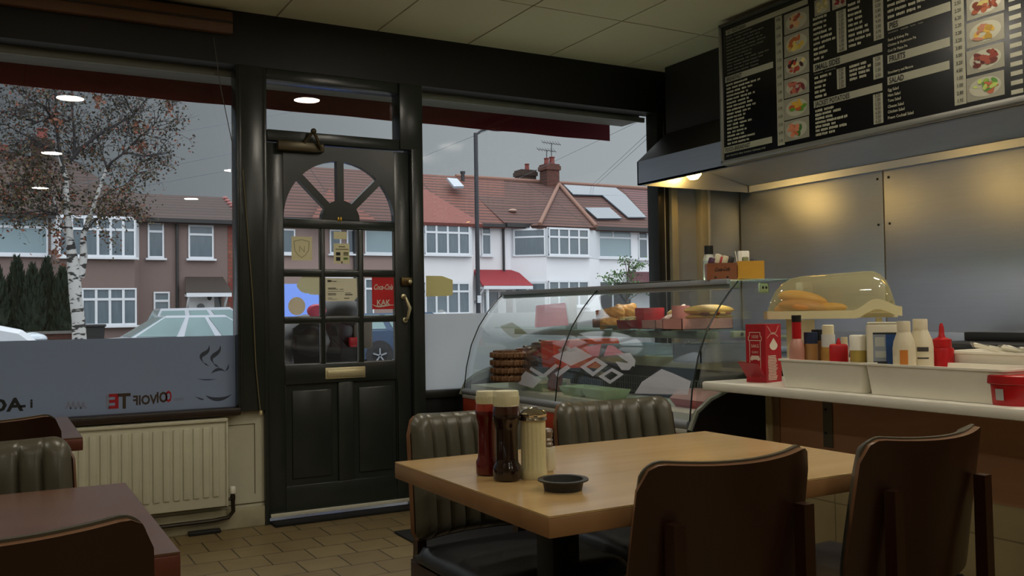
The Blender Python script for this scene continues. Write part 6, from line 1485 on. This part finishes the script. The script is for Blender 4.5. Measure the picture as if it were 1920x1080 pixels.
mb.box(.006, LX(1600), .01, dpt-.01, 0, .012); mb.box(LX(1600), BL-.01, .016, dpt-.01, hb_0-.012, hb_0-.002); mb.box(0, .014, 0, dpt, 0, hb_0); bl_(mb, 'base_tray', m_ivory)
hp_ = [(1437, 596), (1438, 580), (1443, 562), (1452, 545), (1464, 532), (1482, 522), (1505, 517), (1560, 513), (1620, 508), (1645, 507), (1660, 512), (1672, 524), (1680, 540), (1686, 560), (1689, 580)]
hq = [(LX(x), atv(x, y_, dpt*.3).z-zb0) for x, y_ in hp_]; hq = [(a_-hq[0][0]+.012, z_) for a_, z_ in hq]; sc__ = (BL-.03)/(hq[-1][0]-hq[0][0]); hq = [(.012+(a_-.012)*sc__, z_) for a_, z_ in hq]
def hood(u, v):
    f = u*(len(hq)-1); i = min(int(f), len(hq)-2); k = f-i; x = hq[i][0]*(1-k)+hq[i+1][0]*k; z = hq[i][1]*(1-k)+hq[i+1][1]*k; b0 = hb_0-.002
    a_ = PI*v; return Vector((x, dpt/2-(dpt/2-.018)*math.copysign(abs(math.cos(a_))**.8, math.cos(a_)), b0+max(0, z-b0)*math.sin(a_)**.55 if 0 < v < 1 else b0))
h_ = MB(); h_.grid(hood, 56, 24)
def film_hood():
    m = glass('clear amber hood', (.92, .89, .74), .08, .5); return hazy(m, 'd8d0a0', .22)
bl_(h_, 'clear_hood', film_hood(), shade=80)
lg = LX(1648, .1)
for x in (lg, .09): bl_(MB().box(x-.012, x+.012, .11, .135, SZ-zb0, 0, 0, .004), 'leg', m_ivory)
BM_ = rootmat(bt_)
for (px, zz, L_, w_, h_, rz, rx_, yy, c_, lab) in ((1500, .062, .098, .06, .034, .0, .20, .14, 'd8a040', 'golden bread roll leaning on top of the others under the hood'), (1502, .030, .10, .055, .03, .1, .12, .07, 'c88a48', 'browned bread roll at the front of the hood'), (1545, .024, .075, .055, .024, -.05, -.05, .10, 'd8a040', 'pale bread roll lying flat under the hood'), (1460, .022, .03, .05, .022, 0, 0, .16, 'c88a48', 'small bread end at the far side under the hood')):
    t = tag(MB().sphere((0, 0, 0), L_, w_, h_, 0, 22, 12, BM_ @ TR(LX(px, yy)+.012, yy, .014+zz, rz=rz, ry=rx_)).build('bread_roll', mat('bread crust '+c_, c_, .5, var=.25, scale=8)), lab, 'bread roll', 'bread rolls under the hood')

# ================================================================== BACK COUNTER, HOOD, MENU
bc = thing('back_counter', 'steel back counter along the kitchen wall behind the serving shelf', 'counter', (4.4, 2.5, 0))
MB().box(4.05, XR-.013, -.5, D-.02, .86, .895, 0, .004).box(4.1, XR-.02, -.5, D-.02, .1, .86, 0).build('worktop', m_steel, bc)
MB().box(XR-.03, XR-.013, -.5, D-.05, .895, .97, 0, .002).build('upstand', m_steel, bc)
gd = thing('griddle', 'black edged steel griddle at the near end of the back counter', 'griddle', (4.35, 2.6, .896)); MB().box(4.12, 4.62, 1.9, 3.15, .896, .93, 0, .006).build('griddle_body', mat('dark griddle steel', '3c3a38', .4, metal=.7), gd); MB().box(4.56, 4.62, 1.9, 3.15, .93, .975, 0, .004).build('splash_edge', m_iron, gd)
kb = MB()
for i in range(6): kb.lathe([(.02, 0), (.018, .02), (0, .021)], 14, 0, TR(4.115, 2.0+.2*i, .912, ry=-PI/2))
kb.build('knob', m_iron, gd)
# extractor hood
hd = thing('extractor_hood', 'steel and black extractor hood over the kitchen wall', 'extractor hood', (4.2, 3.5, 1.94))
HX0 = 3.70; HY1 = 4.88; HY0 = .4; HZ0 = 1.945; HZ1 = 2.10
hb = MB()
hb.box(HX0, HX0+.012, HY0, HY1, HZ0, HZ1); hb.box(HX0, XR-.013, HY1-.012, HY1, HZ0, HZ1); hb.box(HX0, HX0+.035, HY0, HY1, HZ0, HZ0+.01); 
hb.build('rim', m_steel, hd)
up_ = MB(); up_.prism([(HX0, HY0, HZ1), (3.95, HY0, 2.31), (3.95, HY0, CE-.002), (XR-.013, HY0, CE-.002), (XR-.013, HY0, HZ1)], (0, HY1-HY0, 0)); up_.build('canopy', mat('dark hood steel', '2b2926', .45, metal=.3), hd)
ins = MB(); ins.box(HX0+.035, XR-.2, HY0+.02, HY1-.02, HZ1-.03, HZ1-.002); ins.prism([(XR-.42, HY0+.02, HZ1-.032), (XR-.40, HY0+.02, HZ1-.032), (XR-.013, HY0+.02, HZ0+.06), (XR-.013, HY0+.02, HZ0+.04)], (0, HY1-HY0-.04, 0)); ins.box(XR-.05, XR-.013, HY0+.02, HY1-.02, HZ0, HZ0+.045)
ins.build('inner_lining', m_steel, hd)
m_hot = mat('lit hood lamp', 'ffe0a0', .3, em='ffc766', ems=HOOD_L)
def hoodlamp(px, py, lab, y=None, x=None):
    t = thing('hood_lamp', lab, 'light', (x, y, HZ1-.03), 0, 'bulkhead lamps in the hood')
    MB().lathe([(.085, -.012), (.09, 0)], 26, 0, TR(x, y, HZ1-.031), sx=.6, sy=1).build('bezel', m_steel, t)
    MB().lathe([(0, -.082), (.035, -.077), (.062, -.052), (.072, -.012)], 24, 0, TR(x, y, HZ1-.031), sx=.6, sy=1).build('lamp_glass', m_hot, t)
hq_ = at(1290, 336, 2, 2.0)
hoodlamp(1290, 338, 'lit oval bulkhead lamp at the window end of the hood', min(hq_.y, HY1-.12), hq_.x)
hoodlamp(1510, 325, 'lit oval bulkhead lamp hidden behind the menu board rim', 3.55, 3.83)
hoodlamp(1700, 300, 'lit oval bulkhead lamp at the near part of the hood', 2.2, 3.95)
q = at(1392, 345, 1, 4.975); pf = thing('pipe_fitting', 'small brass coloured pipe elbow in the corner under the hood', 'fitting', q); MB().sphere(q, .028).tube([q, q+Vector((-.06, -.02, -.01))], .014, 10).tube([q, q+Vector((0, 0, .03))], .014, 10).build('elbow', m_brass, pf)

# menu board
MXm = 3.60
mn = thing('menu_board', 'long black menu board with grey headings, prices and food pictures under the ceiling', 'menu board', (MXm, 2.6, 1.95))
my0 = at(1352, 180, 0, MXm).y; mz0 = at(1350, 308, 0, MXm).z; mz1 = min(CE-.012, at(1353, 47, 0, MXm).z)
MB().box(MXm, MXm+.03, .9, my0-.008, mz0+.01, mz1-.01).build('panel', mat('black menu panel', '08080a', .25), mn)
fm = MB(); fm.box(MXm-.012, MXm+.045, my0-.016, my0, mz0, mz1, 0, .003); fm.box(MXm-.012, MXm+.045, .9, my0, mz0-.012, mz0+.014, 0, .003); fm.box(MXm-.012, MXm+.045, .9, my0, mz1-.018, mz1, 1, .003)
fm.build('frame', [mat('aluminium frame', '8f8d86', .4, metal=.5), mat('dark frame', '3a372f', .5)], mn)
MB().box(MXm+.03, HX0, 1.0, my0-.1, 2.2, 2.26).box(MXm+.03, 3.95, 1.0, my0-.1, 2.6, 2.66).build('bracket', m_iron, mn)
m_head_ = mat('grey heading strip', '9a9784', .5); m_mtxt = mat('grey white menu lettering', 'a9a58f', .6)
MF = MXm-.0008
def Mp(px, py): p = at(px, py, 0, MF); return p.y, p.z
def Mrect(mb, ya, yb, za, zb, k=0, o=0.0): mb.box(MF-.0008-o, MF-o, min(ya, yb), max(ya, yb), min(za, zb), max(za, zb), k)
hdrs = MB(); htx = MB(); prc = MB(); rows_ = MB(); ptx = MB()
def header(x0, yt, yb, x1, s):
    ya, zt_ = Mp(x0, yt); _, zb_ = Mp(x0, yb); yb2, _ = Mp(x1, yt); mb = MB(); Mrect(mb, ya, yb2, zb_, zt_); o = mb.build('heading_strip', m_head_, mn)
    tx = MB(); tx.text(s, (zt_-zb_)*.98, plane_T((MF-.0016, ya-.010, zb_+(zt_-zb_)*.16), (0, -1, 0), (0, 0, 1)), 0, 0, bold=.03, width=.72); tx.build('lettering', m_dtxt, o)
    return ya, yb2, zb_, zt_
rnm = random.Random(21)
def textrows(ya, yb_max, z_top, z_bot, n, hgt=.011, maxf=.7, minf=.2, k=0):
    for i in range(n):
        z = z_top-(z_top-z_bot)*(i+.5)/n; y = ya; L = (ya-yb_max)*rnm.uniform(minf, maxf); end = ya-L
        while y > end:
            w = min(rnm.uniform(.02, .06), max(.015, y-end)); 
            # little letter strokes of an illegibly small word
            yy = y
            while yy > y-w:
                lw_ = rnm.uniform(.005, .009); Mrect(rows_, yy, yy-lw_, z-hgt/2*rnm.uniform(.7, 1), z+hgt/2*rnm.uniform(.7, 1), k); yy -= lw_+.0022
            y -= w+.012
def strip(x0, x1, ytop, ybot, n, zs=None):
    ya, zt_ = Mp(x0, ytop); yb2, _ = Mp(x1, ytop); _, zb_ = Mp(x0, ybot); mb = MB(); Mrect(mb, ya, yb2, zb_, zt_); o = mb.build('price_strip', m_head_, mn); px = MB()
    for i in range(n):
        z = zt_-(zt_-zb_)*(i+.5)/n; w = (ya-yb2); px.text('%d.%02d' % (rnm.randint(1, 6), rnm.choice((20, 50, 80, 0, 95))), .022, plane_T((MF-.0016, ya-w*.5, z-.006), (0, -1, 0), (0, 0, 1)), 0, 0, 'CENTER', bold=.02, width=.8)
    px.build('prices', mat('grey price lettering', '3a3932', .6), o)
h1 = header(1361, 58, 67, 1516, 'GO VEGETARIAN'); h2 = header(1360, 145, 156, 1450, 'BREAKFAST'); h3 = header(1358, 277, 288, 1448, 'FOOD-BREAKFAST')
textrows(Mp(1362, 70)[0], Mp(1450, 70)[0], h1[2]-.006, h2[3]+.006, 12, .008, .9, .5, 1)
textrows(Mp(1362, 160)[0], Mp(1450, 160)[0], h2[2]-.006, h3[3]+.006, 17, .012, .75, .3)
textrows(Mp(1362, 292)[0], Mp(1450, 292)[0], h3[2]-.006, h3[2]-.03, 1, .01, .85, .8, 1)
strip(1453, 1466, 33, 275, 16)
h4 = header(1525, 121, 136, 1655, 'SMALL SIDES'); h5 = header(1526, 190, 203, 1655, 'JACKET POTATOES'); 
h6 = header(1664, 42, 58, 1783, 'PIES'); h7 = header(1664, 104, 120, 1782, 'FRUITS'); h8 = header(1664, 145, 160, 1781, 'SALAD')
c0, c1_, c2_, c3_ = Mp(1526, 100)[0], Mp(1567, 100)[0], Mp(1592, 100)[0], Mp(1635, 100)[0]
textrows(c0, c1_, Mp(1526, 32)[1], h4[3]+.01, 9, .014, .9, .4); textrows(c2_, c3_, Mp(1592, 5)[1], Mp(1592, 92)[1], 9, .014, .95, .4)
textrows(c0, c1_, h4[2]-.004, h4[2]-.02, 1, .006, .95, .9, 1); textrows(c0, c1_, h4[2]-.02, h5[3]+.006, 5, .014, .8, .4); textrows(c2_, c3_, Mp(1592, 122)[1], Mp(1592, 154)[1], 4, .014, .95, .5)
textrows(c0, Mp(1630, 200)[0], h5[2]-.008, Mp(1526, 258)[1], 7, .014, .7, .15)
strip(1568, 1586, 22, 100, 10); strip(1636, 1655, -20, 78, 10); strip(1569, 1585, 130, 168, 5); strip(1637, 1655, 108, 150, 4); strip(1637, 1655, 178, 234, 7)
def wline(s, px, py, hgt=.017): y, z = Mp(px, py); htx_w.text(s, hgt, plane_T((MF-.0016, y, z), (0, -1, 0), (0, 0, 1)), 0, 0, bold=.02, width=.85)
htx_w = MB()
textrows(Mp(1664, 10)[0], Mp(1770, 10)[0], Mp(1664, -5)[1], h6[3]+.008, 4, .014, .9, .55)
wline('Steak & Kidney Pie', 1665, 78); wline('Chicken & Mushroom Pie', 1665, 88); wline('Cod Or Plaice Pie', 1665, 98.5); textrows(Mp(1664, 10)[0], Mp(1740, 10)[0], h6[2]-.004, h6[2]-.02, 1, .007, .9, .85, 1)
wline('Strawberry and Banana', 1665, 139); 
for s, yy in (('Egg Salad', 172), ('Ham Salad', 182), ('Tuna Salad', 192), ('Cheese Salad', 203), ('Chicken Salad', 213), ('Prawn Cocktail Salad', 224)): wline(s, 1665, yy, .019)
strip(1784, 1806, -25, 200, 16)
ya, zt_ = Mp(1895, 10)
for i in range(18):
    z = Mp(1897, 178)[1]+.038*i; Mrect(prc, Mp(1894, 100)[0], Mp(1903, 100)[0]-.03, z, z+.018)
prc.build('price_blocks', m_head_, mn); rows_.build('menu_lines', [m_mtxt, mat('dim menu lettering', '5f5d50', .6)], mn); htx_w.build('menu_lettering', m_mtxt, mn)
# food pictures
def picture(x0, yt, yb, x1, cols_, seed):
    rn = random.Random(seed); ya, zt_ = Mp(x0, yt); yb2, _ = Mp(x1, yt); _, zb_ = Mp(x0, yb); pm = MB(); Mrect(pm, ya, yb2, zb_, zt_)
    cy_, cz = (ya+yb2)/2, (zt_+zb_)/2; w, h = (ya-yb2)/2, (zt_-zb_)/2; n = 20
    pm.add([(MF-.0012, cy_+w*.85*math.cos(2*PI*i/n), cz+h*.8*math.sin(2*PI*i/n)) for i in range(n)], [tuple(range(n))], 1)
    for b_ in range(16):
        k = 2+rn.randrange(len(cols_)); bx_, bz = cy_+w*.55*rn.uniform(-1, 1), cz+h*.5*rn.uniform(-1, 1); rx, rz_ = w*rn.uniform(.12, .34), h*rn.uniform(.1, .28); tl = rn.uniform(0, PI)
        pm.add([(MF-.0014-.0001*b_, bx_+rx*math.cos(a_)*math.cos(tl)-rz_*math.sin(a_)*math.sin(tl), bz+rx*math.cos(a_)*math.sin(tl)*.7+rz_*math.sin(a_)*math.cos(tl)) for a_ in [2*PI*i/12 for i in range(12)]], [tuple(range(12))], k)
    pm.build('food_picture', [m_pic0, m_pic1]+[mat('picture '+c, c, .45, var=.2, scale=40) for c in cols_], mn)
m_pic0 = mat('picture cloth', '8a8676', .5); m_pic1 = mat('picture plate', 'a8a490', .5)
for (yt, yb, cols_, sd) in ((28, 68, ('a8583a', 'c89a6a', '8a3c26'), 1), (68, 110, ('c2a03a', 'a85a2a', 'd0b860'), 2), (110, 150, ('a83a2a', '3a1a16', 'd0c080'), 3), (150, 187, ('8a3038', '6a2428', 'b0604a'), 4), (187, 228, ('c89a30', 'a8501e', '5a8a2a'), 5), (228, 268, ('c87a5a', '3a6a2a', 'b05a30'), 6)):
    picture(1470, yt+1, yb-1, 1517, cols_, sd)
picture(1527, 2, 32, 1556, ('c8b880', 'a89a60'), 12); picture(1560, -10, 20, 1586, ('8a1420', '6a1018'), 13)
for (yt, yb, cols_, sd) in ((-5, 40, ('8a4a30', 'a89a5a', '6a3020'), 7), (45, 92, ('c09a40', '9a7a2a', 'a06a50'), 8), (97, 142, ('7a3020', '5a2018', '8a4030'), 9), (148, 193, ('7a9a3a', 'a8b85a', '4a7a2a', 'a85a3a'), 10)): picture(1812, yt, yb, 1883, cols_, sd)
